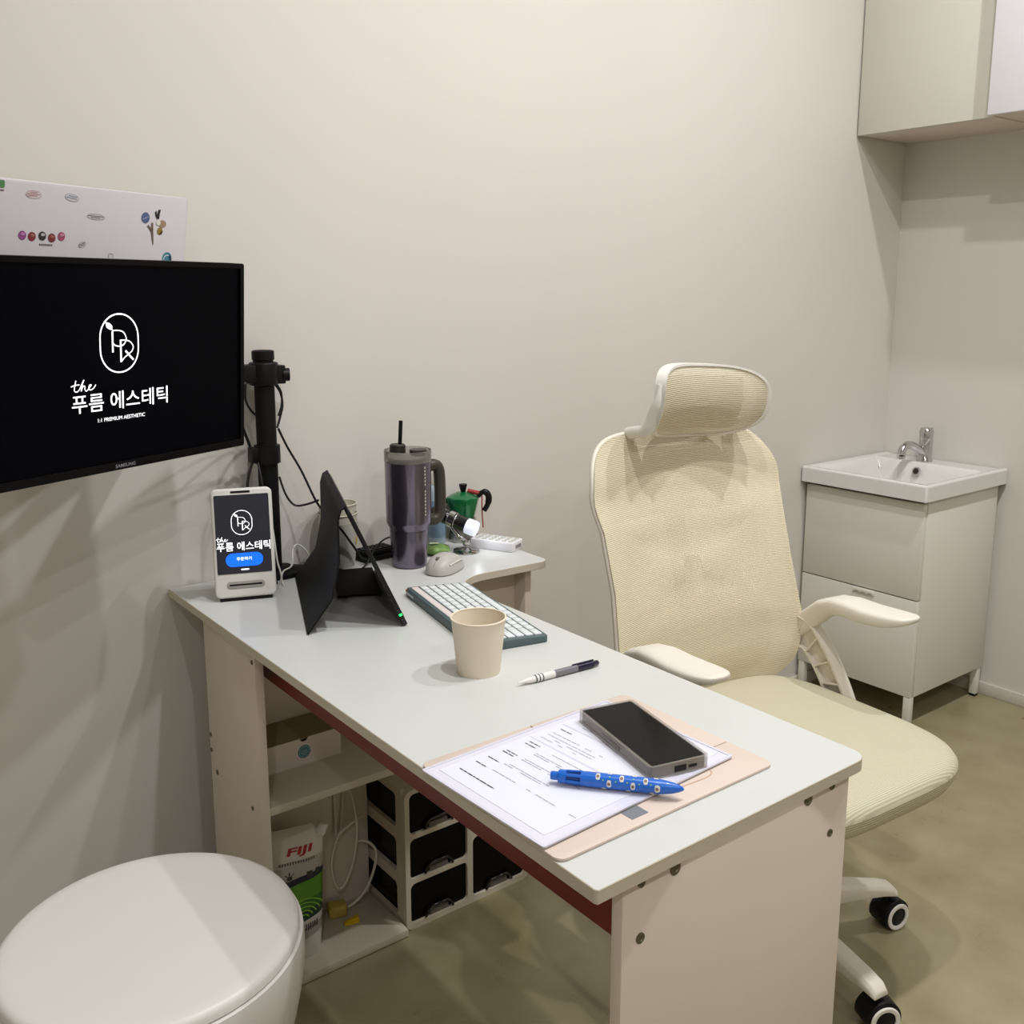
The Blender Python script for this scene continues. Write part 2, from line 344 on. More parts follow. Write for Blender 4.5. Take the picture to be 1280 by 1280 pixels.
for c, z0, hz in cells:
    if True:
        x0 = dx0 + .012 + c * (cw - .004); x1 = dx0 + cw - .008 + c * (cw - .004); z0 = z0 + .001; z1 = z0 + hz - .002
        d = MB().box(x0, x1, dy0 + .006, dy0 + .010, z0, z1); d.box(x0, x0 + .003, dy0 + .01, dy1 - .01, z0, z1); d.box(x1 - .003, x1, dy0 + .01, dy1 - .01, z0, z1)
        d.box(x0, x1, dy0 + .01, dy1 - .01, z0, z0 + .003); d.box(x0, x1, dy1 - .012, dy1 - .01, z0, z1)
        do = d.build('drawer', DRB, t, off=o_)
        xc = (x0 + x1) / 2
        pr = [(xc - .034, z0 + .001), (xc - .028, z0 + .013), (xc - .02, z0 + .019), (xc + .02, z0 + .019), (xc + .028, z0 + .013), (xc + .034, z0 + .001)]
        MB().tube([(p, dy0 + .001, q) for p, q in pr], .0028, 8).build('handle', mat('clear dark handle', '0e0d0c', .15, coat=.5), do, off=o_)
        MB().box(xc - .022, xc + .022, dy0 + .002, dy0 + .0055, z0 + .001, z0 + .011).build('handle_recess', mat('frosted handle recess', '6f6a62', .3), do, off=o_)

# ------------------------------------------------------------------ office chair (faces away from the back wall)
CXc, CYc = .912, -.79
t = thing('office_chair', 'cream mesh office chair with headrest and white frame beside the desk', 'chair', (CXc - .012, CYc + .018, 0), math.radians(-4)); o_ = V((CXc, CYc, 0))
def meshmat(name, h, freq, a_lo):
    m = mat(name, h, .65); nt, I = nodes(m); tc = nt.nodes.new('ShaderNodeTexCoord')
    wv = nt.nodes.new('ShaderNodeTexWave'); wv.wave_type = 'BANDS'; wv.bands_direction = 'Z'; wv.inputs['Scale'].default_value = freq; wv.inputs['Distortion'].default_value = .15
    wx = nt.nodes.new('ShaderNodeTexWave'); wx.wave_type = 'BANDS'; wx.bands_direction = 'X'; wx.inputs['Scale'].default_value = freq * 1.3
    for q in (wv, wx): nt.links.new(tc.outputs['Object'], q.inputs['Vector'])
    mr = nt.nodes.new('ShaderNodeMapRange'); mr.inputs[1].default_value = .15; mr.inputs[2].default_value = .55; mr.inputs[3].default_value = a_lo; mr.inputs[4].default_value = 1
    nt.links.new(wv.outputs[1], mr.inputs[0]); nt.links.new(mr.outputs[0], I['Alpha'])
    cr = nt.nodes.new('ShaderNodeValToRGB'); e = cr.color_ramp.elements; c = lin(h); e[0].color = tuple(k * .86 for k in c[:3]) + (1,); e[1].color = c; e[0].position = .1; e[1].position = .6
    nt.links.new(wv.outputs[1], cr.inputs[0]); nt.links.new(cr.outputs[0], I['Base Color'])
    bp = nt.nodes.new('ShaderNodeBump'); bp.inputs['Strength'].default_value = .4; bp.inputs['Distance'].default_value = .001
    nt.links.new(wv.outputs[1], bp.inputs['Height']); nt.links.new(bp.outputs[0], I['Normal']); return m
MESH = meshmat('cream chair mesh', 'e0d5b8', 92, .72)
MESHH = meshmat('cream headrest mesh', 'ddd3ba', 80, .55)
def lerp(tab, z):
    if z <= tab[0][0]: return tab[0][1]
    for (a, b), (c, d) in zip(tab, tab[1:]):
        if z <= c: k = (z - a) / (c - a); k = k * k * (3 - 2 * k); return b + (d - b) * k
    return tab[-1][1]
YB = [(.43, -.605), (.52, -.625), (.60, -.617), (.70, -.592), (.80, -.562), (.90, -.533), (1.0, -.502)]
WB = [(.43, .226), (.50, .25), (.58, .257), (.70, .247), (.80, .246), (.90, .26), (1.0, .252)]
def backpt(u, z, dy=0):              # u in -1..1
    hw = lerp(WB, z); return V((CXc + hw * u, lerp(YB, z) + .045 * (1 - u * u) + dy, z))
ZB0, ZB1 = .432, 1.003
def outline(n=96):                    # rounded outline of the back in (u, z)
    pts = []
    for i in range(n):
        a = 2 * pi * i / n; c, s_ = math.cos(a), math.sin(a); ex = .34
        pts.append((math.copysign(abs(c) ** ex, c), .5 * (ZB0 + ZB1) + .5 * (ZB1 - ZB0) * math.copysign(abs(s_) ** ex, s_)))
    return pts
OL = outline()
def backgrid(dy, sc=1.0):
    rings = []
    for k in range(0, 11):
        f = k / 10 * sc
        rings.append([backpt(u * f, .5 * (ZB0 + ZB1) + (z - .5 * (ZB0 + ZB1)) * f, dy) for u, z in OL])
    return rings
mb = MB(); mb.loft(backgrid(0)[1:], cap=False); mb.add([p for p in backgrid(0)[1]], [tuple(range(len(OL)))])
mb.build('backrest_mesh', MESH, t, off=o_, smooth=80, fixn=False)
rim = [backpt(u * .99, z - .001, .009) for u, z in OL]; rim.append(rim[0])
MB().tube(rim, .0055, 8, cap=False).build('back_frame', CREAMF, t, off=o_, smooth=80)
# support behind the mesh: spine, yoke, lumbar pad
LUM = mat('cream lumbar pad', 'd8c79c', .6)
lb = MB(); lb.grid(lambda a, b: backpt((a * 2 - 1) * .8 * (1 - .25 * abs(b * 2 - 1) ** 3), .46 + .19 * b, .034), 24, 14)
lo_ = lb.build('lumbar_pad', LUM, t, off=o_, smooth=80); sm = lo_.modifiers.new('thickness', 'SOLIDIFY'); sm.thickness = .012
yk = MB(); yk.grid(lambda a, b: backpt((a * 2 - 1) * (.72 - .1 * b), .83 + .13 * b, .03), 24, 8)
yo = yk.build('back_yoke', CREAMF, t, off=o_, smooth=80); sm = yo.modifiers.new('thickness', 'SOLIDIFY'); sm.thickness = .012
MB().tube(spline([(CXc, -.68, .37), (CXc, -.585, .40), (CXc, -.535, .5), (CXc, -.515, .68), (CXc, -.475, .84), (CXc, -.45, .93)], 5), [.028] * 8 + [.022] * 18, 12).build('spine', CREAMF, t, off=o_)
# headrest
HX, HZ, HW, HH = .931, 1.065, .144, .073
def headpt(u, v, dy=0):               # u, v in -1..1
    return V((HX + HW * u, -.575 + .04 * (1 - u * u) + .018 * v * v - .012 * v + dy + (.02 * max(0, -v) ** 2), HZ + HH * v - .008 * u))
HO = []
for i in range(72):
    a = 2 * pi * i / 72; c, s_ = math.cos(a), math.sin(a); HO.append((math.copysign(abs(c) ** .58, c), math.copysign(abs(s_) ** .58, s_)))
mb = MB(); rings = [[headpt(u * k / 8, v * k / 8) for u, v in HO] for k in range(1, 9)]
mb.loft(rings, cap=False); mb.add(rings[0], [tuple(range(72))]); mb.build('headrest_mesh', MESHH, t, off=o_, smooth=80, fixn=False)
hr = MB(); ring_in = [headpt(u, v, -.003) for u, v in HO]; ring_o = [headpt(u * 1.03, v * 1.06, -.004) for u, v in HO]; ring_b = [headpt(u * 1.03, v * 1.06, .026) for u, v in HO]; ring_c = [headpt(u * .97, v * .95, .026) for u, v in HO]
hr.loft([ring_in, ring_o, ring_b, ring_c, ring_in], cap=False); hr.build('headrest_frame', WPL, t, off=o_, smooth=50)
pad = MB(); pad.grid(lambda a, b: headpt((a * 2 - 1) * .74, (b * 2 - 1) * .72, .02), 14, 8)
po = pad.build('headrest_pad', LUM, t, off=o_, smooth=80); sm = po.modifiers.new('thickness', 'SOLIDIFY'); sm.thickness = .008
for sgn in (-1, 1):
    arm = MB(); path = [headpt(sgn * 1.0, .5, .012), headpt(sgn * 1.01, .1, .013), headpt(sgn * 1.01, -.3, .018), V((HX + sgn * .148, -.532, 1.018)), V((HX + sgn * .14, -.488, 1.008)), V((HX + sgn * .125, -.447, .996)), V((HX + sgn * .1, -.425, .965))]
    arm.tube(spline(path, 6), [.006 + .007 * sstep(0, 10, k) for k in range(37)], 12)
    arm.build('headrest_arm', WPL, t, off=o_)
MB().tube(spline([(HX - .1, -.425, .965), (HX - .05, -.42, .955), (HX + .05, -.42, .955), (HX + .1, -.425, .965)], 6), .011, 10).build('headrest_bracket', WPL, t, off=o_)
# seat
SEATM = meshmat('cream seat mesh', 'cbc4ab', 92, .97)
nt, I = nodes(SEATM)
for n in nt.nodes:
    if n.type == 'TEX_WAVE' and n.bands_direction == 'Z': n.bands_direction = 'Y'
sc_y, sa, sb_ = -.812, .25, .252
SO = []
for i in range(80):
    a = 2 * pi * i / 80; c, s_ = math.cos(a), math.sin(a); SO.append((math.copysign(abs(c) ** .48, c), math.copysign(abs(s_) ** .48, s_)))
def seatring(f, z): return [V((CXc + sa * f * u, sc_y + sb_ * f * v, z - .012 * max(0, -v * f) ** 3 - .006 * (abs(u) * f) ** 4)) for u, v in SO]
sp_ = [(.02, .470), (.3, .469), (.6, .467), (.8, .466), (.92, .465), (.975, .461), (1.0, .452), (1.003, .445)]
mb = MB(); mb.loft([seatring(f, z) for f, z in sp_])
mb.build('seat_top', SEATM, t, off=o_, smooth=70)
SIDE = mat('cream seat side', 'cbc4ab', .6); nt, I = nodes(SIDE); tc = nt.nodes.new('ShaderNodeTexCoord'); wv = nt.nodes.new('ShaderNodeTexWave'); wv.bands_direction = 'Z'; wv.inputs['Scale'].default_value = 70
bp = nt.nodes.new('ShaderNodeBump'); bp.inputs['Strength'].default_value = .7; bp.inputs['Distance'].default_value = .002
nt.links.new(tc.outputs['Object'], wv.inputs['Vector']); nt.links.new(wv.outputs[1], bp.inputs['Height']); nt.links.new(bp.outputs[0], I['Normal'])
mb = MB(); mb.loft([seatring(1.003, .445), seatring(.995, .43), seatring(.96, .412), seatring(.9, .404), seatring(.1, .402)])
mb.build('seat_cushion', SIDE, t, off=o_, smooth=70)
MB().box(CXc - .11, CXc + .11, -.88, -.66, .365, .404).build('seat_mechanism', BLACK, t, off=o_, bevel=.008)
HBX, HBY = .907, -.780
MB().lathe([(0, .10), (.026, .10), (.026, .25), (.0145, .25), (.0145, .37), (0, .37)], 24, M4.Translation((HBX, HBY, 0))).build('gas_lift', BLKM, t, off=o_)
MB().lathe([(0, .058), (.05, .06), (.056, .075), (.054, .105), (.04, .125), (.0265, .13), (.0265, .1)], 28, M4.Translation((HBX, HBY, 0))).build('base_hub', CREAMF, t, off=o_)
WRING = mat('caster white ring', 'e8e4de', .35)
for k in range(5):
    a = math.radians(-22 - 72 * k); d = V((math.cos(a), math.sin(a), 0)); s_ = V((-d.y, d.x, 0)); rings = []
    for r, zt, zb, hw in ((.035, .128, .066, .026), (.1, .122, .074, .023), (.18, .112, .079, .021), (.25, .101, .079, .02), (.275, .094, .076, .0195), (.286, .084, .072, .017)):
        P = V((HBX, HBY, 0)) + d * r
        rings.append([P + s_ * x * hw + V((0, 0, z)) for x, z in ((-1, zb), (-1, zt - .008), (-.7, zt), (.7, zt), (1, zt - .008), (1, zb))])
    MB().loft(rings).build('leg', CREAMF, t, off=o_, bevel=.003, smooth=40)
    P = V((HBX, HBY, 0)) + d * .268
    sw = math.radians({0: -98, 1: -112}.get(k, 50 * k))     # swivel
    ax = V((math.cos(sw), math.sin(sw), 0)); fwd_ = V((-ax.y, ax.x, 0))
    Q = P + fwd_ * .012 + V((0, 0, .0305))
    mm = frame(fwd_, (0, 0, 1), ax * -1, Q)
    mm = frame(fwd_, (0, 0, 1), fwd_.cross(V((0, 0, 1))), Q)
    ca = MB(); ca.lathe([(0, -.012), (.029, -.012), (.031, -.008), (.031, .008), (.029, .012), (0, .012)], 24, mm)
    hood = [(.0335 * math.cos(q), .0335 * math.sin(q)) for q in [math.radians(-15 + 14 * j) for j in range(16)]] + [(0, 0)]
    ca.prism(hood, -.021, .021, mm); ca.tube([P + V((0, 0, .045)), P + V((0, 0, .078))], .009, 12)
    co = ca.build('caster', BLACK, t, off=o_, bevel=.001)
    for sd in (-1, 1):
        wm = mm @ M4.Translation((0, 0, sd * .018))
        wl = MB().lathe([(0, -.0065), (.0275, -.0065), (.0305, -.004), (.0305, .004), (.0275, .0065), (0, .0065)], 28, wm).build('wheel', BLACK, co, off=o_)
        wr = mm @ M4.Translation((0, 0, sd * .0246)) @ M4.Diagonal((1, 1, sd, 1))
        MB().lathe([(.0195, .0), (.0195, .0022), (.021, .003), (.0265, .003), (.028, .0015), (.028, 0)], 28, wr).build('wheel_ring', WRING, co, off=o_)
# arms
def rsec(c, wd, th, n=28, rd=.75):
    out = []
    for i in range(n):
        a = 2 * pi * i / n; x, y = math.cos(a), math.sin(a)
        out.append((math.copysign(abs(x) ** .55, x) * wd / 2, math.copysign(abs(y) ** .55, y) * th / 2))
    return out
for sgn in (-1, 1):
    ax_ = CXc + sgn * .262
    path = [(-.595, .553, .022, .045), (-.62, .574, .026, .045), (-.648, .598, .034, .044), (-.675, .622, .05, .042), (-.705, .638, .066, .038), (-.74, .6425, .074, .036), (-.79, .641, .078, .034), (-.83, .6435, .077, .031), (-.855, .6475, .072, .025), (-.872, .651, .062, .019), (-.882, .6535, .047, .014), (-.887, .655, .028, .009), (-.8885, .656, .01, .004)]
    rings = []
    for i, (y, z, wd, th) in enumerate(path):
        a = path[max(i - 1, 0)]; b = path[min(i + 1, len(path) - 1)]; tg = V((0, b[0] - a[0], b[1] - a[1])).normalized()
        if y < -.70: tg = V((0, -1, 0))
        nz = V((1, 0, 0)).cross(tg).normalized(); nz = nz if nz.z > 0 else -nz
        rings.append([V((ax_ + p, y, z)) + nz * q for p, q in rsec(0, wd, th)])
    MB().loft(rings).build('armrest', mat('arm plastic', 'e0dace', .38), t, off=o_, smooth=60)
    outer = spline([(ax_, -.605, .592), (ax_, -.645, .58), (ax_, -.676, .551), (ax_, -.705, .515), (ax_, -.728, .48), (ax_, -.75, .44), (ax_, -.765, .40)], 5)
    inner = spline([(ax_, -.60, .525), (ax_, -.632, .522), (ax_, -.652, .505), (ax_, -.672, .482), (ax_, -.69, .455), (ax_, -.705, .425), (ax_, -.715, .395)], 5)
    sx = .016 if sgn > 0 else -.016
    su = MB()
    for pth in (outer, inner):
        su.loft([[p + V((dx, 0, 0)) + o3 for dx, o3 in ((-.016, V((0, .003, 0))), (.016, V((0, .003, 0))), (.016, V((0, -.003, 0))), (-.016, V((0, -.003, 0))))] for p in pth])
    so_ = su.build('arm_support', CREAMF, t, off=o_, smooth=50)
    wb = MB()
    for i in range(len(outer) - 1):
        q = [outer[i], outer[i + 1], inner[i + 1], inner[i]]
        wb.add([p + V((-.003, 0, 0)) for p in q] + [p + V((.003, 0, 0)) for p in q], [(0, 1, 2, 3), (7, 6, 5, 4)])
    wb.build('support_web', CREAMF, so_, off=o_, smooth=0)
    for i in (3, 9, 15, 21, 26):
        j = max(0, i - 2); A, B = outer[i], inner[j]; d = (A - B).normalized(); nn = V((0, -d.z, d.y)) * .0017
        MB().loft([[P + V((dx, 0, 0)) + k * nn for dx, k in ((-.015, 1), (.015, 1), (.015, -1), (-.015, -1))] for P in (B, A)]).build('support_rib', CREAMF, so_, off=o_)
    MB().box(min(CXc + sgn * .09, ax_ + sgn * .016), max(CXc + sgn * .09, ax_ + sgn * .016), -.765, -.70, .385, .401).build('arm_mount', CREAMF, t, off=o_, bevel=.003)
    MB().tube([(CXc + sgn * .245, -.597, .56), (ax_, -.60, .56)], .02, 12).build('arm_joint', CREAMF, t, off=o_)

# ------------------------------------------------------------------ round stool
STM = STB = mat('white stool plastic', 'd9d5cf', .4)
t = thing('round_stool', 'round white stool with flat top and tapering body below the monitor', 'stool', (-.246, -.632, 0))
MB().lathe([(0, .45), (.17, .45), (.183, .4495), (.189, .447), (.192, .442), (.193, .435), (.18, .434), (0, .434)], 72).build('stool_top', STM, t, smooth=50)
MB().lathe([(.185, .4338), (.197, .432), (.1985, .42), (.198, .39), (.194, .355), (.186, .315), (.174, .27), (.16, .22), (.147, .16), (.138, .1), (.134, .04), (.138, .005), (.134, 0), (0, 0)], 72).build('stool_body', STB, t, smooth=50)

# ------------------------------------------------------------------ emblem drawing shared by the two screens
def emblem(mb, cx, cy, hw, hh, z, lw):
    ov = rrect(cx - hw, cx + hw, cy - hh, cy + hh, hw * .98, 10)
    pts = [(p[0], p[1]) for p in ov] + [ov[0], ov[1]]; mb.ribbon(pts, lw, z)
    X = lambda a: cx + a * hw; Y = lambda b: cy + b * hh
    mb.ribbon([(X(-.36), Y(.42)), (X(-.36), Y(-.3))], lw * 1.35, z)
    bowl = [(X(-.36), Y(.44)), (X(-.05), Y(.44)), (X(.2), Y(.38)), (X(.34), Y(.22)), (X(.34), Y(.08)), (X(.2), Y(-.06)), (X(-.02), Y(-.1)), (X(-.22), Y(-.07)), (X(-.33), Y(.0))]
    mb.ribbon([(p.x, p.y) for p in spline([(a, b, 0) for a, b in bowl], 4)], lw * .8, z)
    mb.ribbon([(X(.06), Y(.1)), (X(.06), Y(-.65))], lw * 1.4, z)
    bowl = [(X(.02), Y(.1)), (X(.35), Y(.09)), (X(.58), Y(.02)), (X(.72), Y(-.13)), (X(.66), Y(-.28)), (X(.45), Y(-.4)), (X(.25), Y(-.5)), (X(.1), Y(-.62))]
    mb.ribbon([(p.x, p.y) for p in spline([(a, b, 0) for a, b in bowl], 4)], lw * .8, z)
    mb.ribbon([(X(.3), Y(-.27)), (X(.72), Y(-.6))], lw * 1.4, z)
    lf = [(-.7, .74), (-.5, .7), (-.36, .6), (-.36, .46), (-.5, .48), (-.66, .56)]
    mb.flat([(X(a), Y(b)) for a, b in lf], z)
def the_script(mb, x, y, wd, h, z, lw):
    P = lambda pts: [(p.x, p.y) for p in spline([(x + a * wd, y + b * h, 0) for a, b in pts], 5)]
    mb.ribbon(P([(.2, 1), (.15, .5), (.13, .15), (.22, .02), (.33, .2), (.42, .6), (.52, 1), (.45, .6), (.4, .05), (.47, .42), (.55, .45), (.56, .1), (.64, .05), (.76, .35), (.82, .5), (.74, .5), (.71, .2), (.8, .08), (.92, .25), (1, .5)]), lw, z)
    mb.ribbon(P([(0, .5), (.15, .6), (.34, .62)]), lw, z)
GLOW = mat('white screen glyphs', 'f4f6ff', .5, emit=1.3, ehex='ffffff')

# ------------------------------------------------------------------ wall monitor on arm
eu = V((.904, .427, 0)).normalized(); npr = V((.427, -.904, 0)).normalized()
def leanframe(O, deg):
    a = math.radians(deg); ev = V((0, 0, math.cos(a))) + npr * math.sin(a); return frame(eu, ev, eu.cross(ev), O)
MO = leanframe((.0737, -.2353, 1.024), 3.6)
MW, MH = .541, .3085
t = thing('monitor', 'large black flat monitor showing a white emblem and Korean lettering', 'monitor', M=MO)
MB().prism(rrect(-MW, 0, 0, MH, .004, 3), -.028, -.001).build('housing', BLACK, t, bevel=.002)
bz = plate(rrect(-MW, 0, 0, MH, .004, 3), [rrect(-MW + .008, -.008, .0125, MH - .008, .001, 1)], .005, M4.Translation((0, 0, .0015)))
bz.build('bezel', mat('gloss black bezel', '050506', .3, spec=.15), t)
MB().box(-MW + .007, -.007, .012, MH - .007, -.001, .0006).build('screen', mat('black monitor screen', '010104', .35, emit=.006, ehex='08083c', spec=.06), t)
mb = MB(); emblem(mb, -.2592, .188, .0345, .0425, .0014, .0021); mb.build('screen_emblem', GLOW, t, smooth=0)
mb = MB(); mb.text('푸름 에스테틱', -.345, .0915, .176, .0265, .0014, bold=.004); mb.build('screen_lettering', GLOW, t, smooth=0)
mb = MB(); the_script(mb, -.3455, .1225, .042, .0165, .0014, .0014); mb.build('screen_script', GLOW, t, smooth=0)
mb = MB(); mb.text('1:1 PREMIUM AESTHETIC', -.3015, .0752, .0865, .0055, .0014, bold=.0); mb.build('screen_caption', GLOW, t, smooth=0)
mb = MB(); mb.text('SAMSUNG', -.275, .0035, .037, .0052, .0045, bold=.01); mb.build('brand_lettering', mat('grey bezel print', '8a8a90', .5), t, smooth=0)
MB().box(-.345, -.195, .08, .23, -.055, -.0285).build('rear_bulge', BLACK, t, bevel=.01)

# pole and arms
PX, PY = .2005, -.046
t = thing('monitor_stand', 'black monitor pole with clamp and arms standing at the back of the desk', 'monitor stand', (PX, PY, DZ)); o_ = V(t.location)
MB().lathe([(0, 0), (.056, 0), (.058, .004), (.056, .009), (.03, .013), (.022, .02), (0, .02)], 40, M4.Translation((PX + .0145, PY + .001, DZ)) @ M4.Diagonal((1.03, .72, 1, 1))).build('base', BLKM, t, off=o_)
MB().lathe([(0, .015), (.0195, .015), (.0195, .435), (.0215, .436), (.0215, .452), (.018, .454), (0, .454)], 28, M4.Translation((PX, PY, DZ))).build('pole', BLKM, t, off=o_)
MB().lathe([(.0195, .232), (.0255, .233), (.0255, .268), (.0195, .269)], 28, M4.Translation((PX, PY, DZ))).build('collar', BLACK, t, off=o_)
MB().box(-.036, -.018, -.012, .012, .236, .266, M4.Translation((PX, PY, DZ))).build('cable_clip', BLACK, t, off=o_, bevel=.002)
ck = MB().lathe([(.0195, .385), (.028, .387), (.028, .43), (.0195, .432)], 28, M4.Translation((PX, PY, DZ)))
ck.box(.02, .04, -.014, .014, .388, .424, M4.Translation((PX, PY, DZ)))
ck.build('clamp', BLACK, t, off=o_, bevel=.002)
MB().tube([(PX + .038, PY - .004, DZ + .405), (PX + .05, PY - .008, DZ + .405)], .013, 10).build('clamp_knob', BLACK, t, off=o_)
mc = MO @ V((-.27, .155, -.073))
p0 = V((PX - .02, PY - .004, DZ + .41))
mid = V((-.02, -.045, DZ + .41))
def bar(a, b, hw, hh):
    d = (b - a).normalized(); s_ = d.cross(V((0, 0, 1))).normalized(); u_ = s_.cross(d)
    return [[P + s_ * x + u_ * z for x, z in ((-hw, -hh), (hw, -hh), (hw, hh), (-hw, hh))] for P in (a, b)]
MB().loft(bar(p0, mid, .014, .018)).build('arm', BLACK, t, off=o_, bevel=.004)
MB().loft(bar(mid, V((mc.x, mc.y, DZ + .41)), .014, .016)).build('arm', BLACK, t, off=o_, bevel=.004)
vp = MO @ M4.Translation((-.27, .155, -.0605))
MB().box(-.05, .05, -.05, .05, 0, .005, vp).build('mount_plate', BLACK, t, off=o_, bevel=.001)

# sticker board behind the monitor
BO = leanframe((.0458, -.12, 1.4447), 9.5)
t = thing('sticker_panel', 'thin white panel dotted with small stickers behind the black monitor', 'panel', M=BO)
MB().prism(rrect(-.5, 0, -.30, 0, .006, 3), -.012, 0).build('panel', mat('white panel', 'c8c2c5', .35, var=.01), t, bevel=.002)
brk = MB().box(-.13, -.07, -.32, -.24, -.03, -.0118); brk.build('bracket', BLACK, t, bevel=.002)
def sticker(name, h, fn, z=.0006):
    mb = MB(); fn(mb, z); return mb.build(name, mat('sticker ' + h, h, .45), t, smooth=0)
P_ = lambda pts, s, cx, cy: [(cx + a * s, cy + b * s) for a, b in pts]
def oval_note(h, cx, cy, wd, hh, rot, lines):
    c, s_ = math.cos(rot), math.sin(rot); T = lambda a, b: (cx + a * c - b * s_, cy + a * s_ + b * c)
    mb = MB(); mb.disc(0, 0, wd / 2, .0004, 20, M4.Translation((cx, cy, 0)) @ M4.Rotation(rot, 4, 'Z'), ry=hh / 2)
    st = mb.build('note_sticker', mat('note paper', 'c9c4c6', .5), t, smooth=0)
    mb = MB(); mb.ribbon([T(wd / 2 * math.cos(2 * pi * i / 24), hh / 2 * math.sin(2 * pi * i / 24)) for i in range(25)], .0004, .0008)
    for (a, b, y) in lines:
        x = a
        while x < b:
            q = min(b, x + random.uniform(.002, .004)); mb.ribbon([T(x, y), T(q, y)], .0011, .0008); x = q + .0006
    mb.build('note_print', mat('note ink ' + h, h, .6), st, smooth=0)
oval_note('b06a66', -.304, -.0188, .026, .011, 0, [(-.006, .006, .003), (-.011, .011, .0005), (-.009, .006, -.002)])
oval_note('6b7f9e', -.238, -.018, .025, .0105, -.12, [(-.006, .009, .002), (-.01, .009, -.0008)])
oval_note('5b585c', -.1926, -.0437, .033, .0085, -.03, [(-.015, .015, .001), (-.009, .008, -.0015)])
oval_note('5f5f66', -.2164, -.088, .0145, .008, .35, [(-.006, .006, .0015), (-.0055, .005, -.001)])
sticker('square_outline_sticker', '7a7a80', lambda m, z: m.ribbon([(p[0], p[1]) for p in rrect(-.1655, -.1565, -.108, -.1, .002, 3)] + [(-.1565, -.102)], .0007, z))
sticker('green_sticker', '4f7d4f', lambda m, z: m.flat(rrect(-.372, -.351, -.0135, -.003, .002, 3), z))
sticker('green_sticker_caption', '6d5350', lambda m, z: m.ribbon([(-.37, -.017), (-.352, -.017)], .0016, z))
sticker('round_blue_sticker', '55608a', lambda m, z: (m.disc(-.0933, -.0386, .0088, z, 20)))
sticker('round_blue_sticker_band', '8790ad', lambda m, z: m.ribbon([(-.1, -.0415), (-.087, -.0365)], .002, z + .0004))
sticker('black_boot_sticker', '1c1c1f', lambda m, z: m.flat(P_([(-.9, .6), (-.5, .9), (-.35, .1), (-.05, 1.1), (.6, 1.2), (.35, .2), (.3, -.6), (-.3, -.7), (-.7, -.1)], .0085, -.0665, -.0335), z))
sticker('tan_hat_sticker', '9a836c', lambda m, z: m.disc(-.0565, -.0468, .0085, z, 18, ry=.0062))
sticker('white_sticker', 'dcd5c9', lambda m, z: m.disc(-.0655, -.0455, .0045, z + .0004, 14))
sticker('gold_sticker', '8d7434', lambda m, z: m.disc(-.061, -.059, .0062, z, 16))
sticker('gold_sticker_patch', '3c2c18', lambda m, z: m.flat(P_([(-.2, -.9), (.8, -.6), (.9, .1), (.1, -.2)], .0058, -.061, -.059), z + .0004))
sticker('brown_fork_sticker', '6d5a50', lambda m, z: (m.ribbon([(-.0785, -.046), (-.0785, -.058), (-.0745, -.082)], [.004, .006, .002], z), m.ribbon([(-.088, -.051), (-.0785, -.06)], .004, z)))
for (cx, cy, h, h2) in ((-.3216, -.0785, '8a4a80', 'b878a8'), (-.3056, -.0795, '7c2f34', '9c6a60'), (-.288, -.078, '2e3030', 'b8b4b0'), (-.2715, -.080, '7a3236', 'a0605c'), (-.2547, -.077, 'a04a68', 'c08a98')):
    sticker('round_badge_sticker', h, lambda m, z: m.disc(cx, cy, .0066, z, 18))
    sticker('badge_patch', h2, lambda m, z: m.disc(cx + .0008, cy + .002, .0036, z + .0004, 14, ry=.0022))
sticker('badge_caption', '5c564e', lambda m, z: [m.ribbon([(-.293 + .0034 * i, -.0907), (-.2906 + .0034 * i, -.0907)], .0024, z) for i in range(7)])
sticker('teal_sticker', '3f7c8c', lambda m, z: m.disc(-.042, -.104, .0105, z, 20))
sticker('teal_sticker_ring', 'd8dde0', lambda m, z: m.ribbon([(-.042 + .0075 * math.cos(a / 10), -.106 + .0075 * math.sin(a / 10)) for a in range(0, 33, 2)], .0016, z + .0004))
sticker('navy_sticker_patch', '24405c', lambda m, z: m.flat(P_([(.2, .8), (.9, .2), (.95, -.5), (.6, -.4)], .0105, -.042, -.104), z + .0008))

# ------------------------------------------------------------------ payment terminal
te = V((.9414, -.3373, 0)); tb = V((.3373, .9414, 0)); ta = math.radians(8)
tv = V((0, 0, math.cos(ta))) + tb * math.sin(ta)
TM = frame(te, tv, te.cross(tv), V((.044, -.1462, DZ)) + V((0, 0, .0065)))
TW = .1105
t = thing('payment_terminal', 'white upright payment terminal with lit screen and blue button', 'payment terminal', M=TM)
MB().prism(rrect(0, TW, 0, .203, .011, 6), -.02, 0).build('housing', mat('terminal white', 'dcd9d2', .35), t, bevel=.004, seg=3)
st_ = MB(); st_.prism([(-.0, -.003), (-.075, .0066), (-.075, .014), (-.02, .14), (-.0, .14)], .02, TW - .02, frame((0, 0, 1), (0, 1, 0), (-1, 0, 0), (TW, 0, -.0195)))
st_.build('rear_stand', mat('terminal grey', 'b9b5ac', .4), t, bevel=.003)
MB().prism([(.0165, -.0063), (-.0255, -.0003), (-.0255, .003), (.0, .003), (.0165, .001)], .008, TW - .008, frame((0, 0, 1), (0, 1, 0), (-1, 0, 0), (TW, 0, -.0195))).build('foot_pad', BLACK, t)
MB().prism(rrect(.006, TW - .0065, .045, .1915, .002, 2), .0002, .0008).build('screen', mat('slate terminal screen', '23252d', .2, emit=.14, ehex='3a3d4a'), t, smooth=0)
mb = MB(); emblem(mb, .0535, .1395, .0185, .0225, .0012, .0011); mb.build('screen_emblem', GLOW, t, smooth=0)
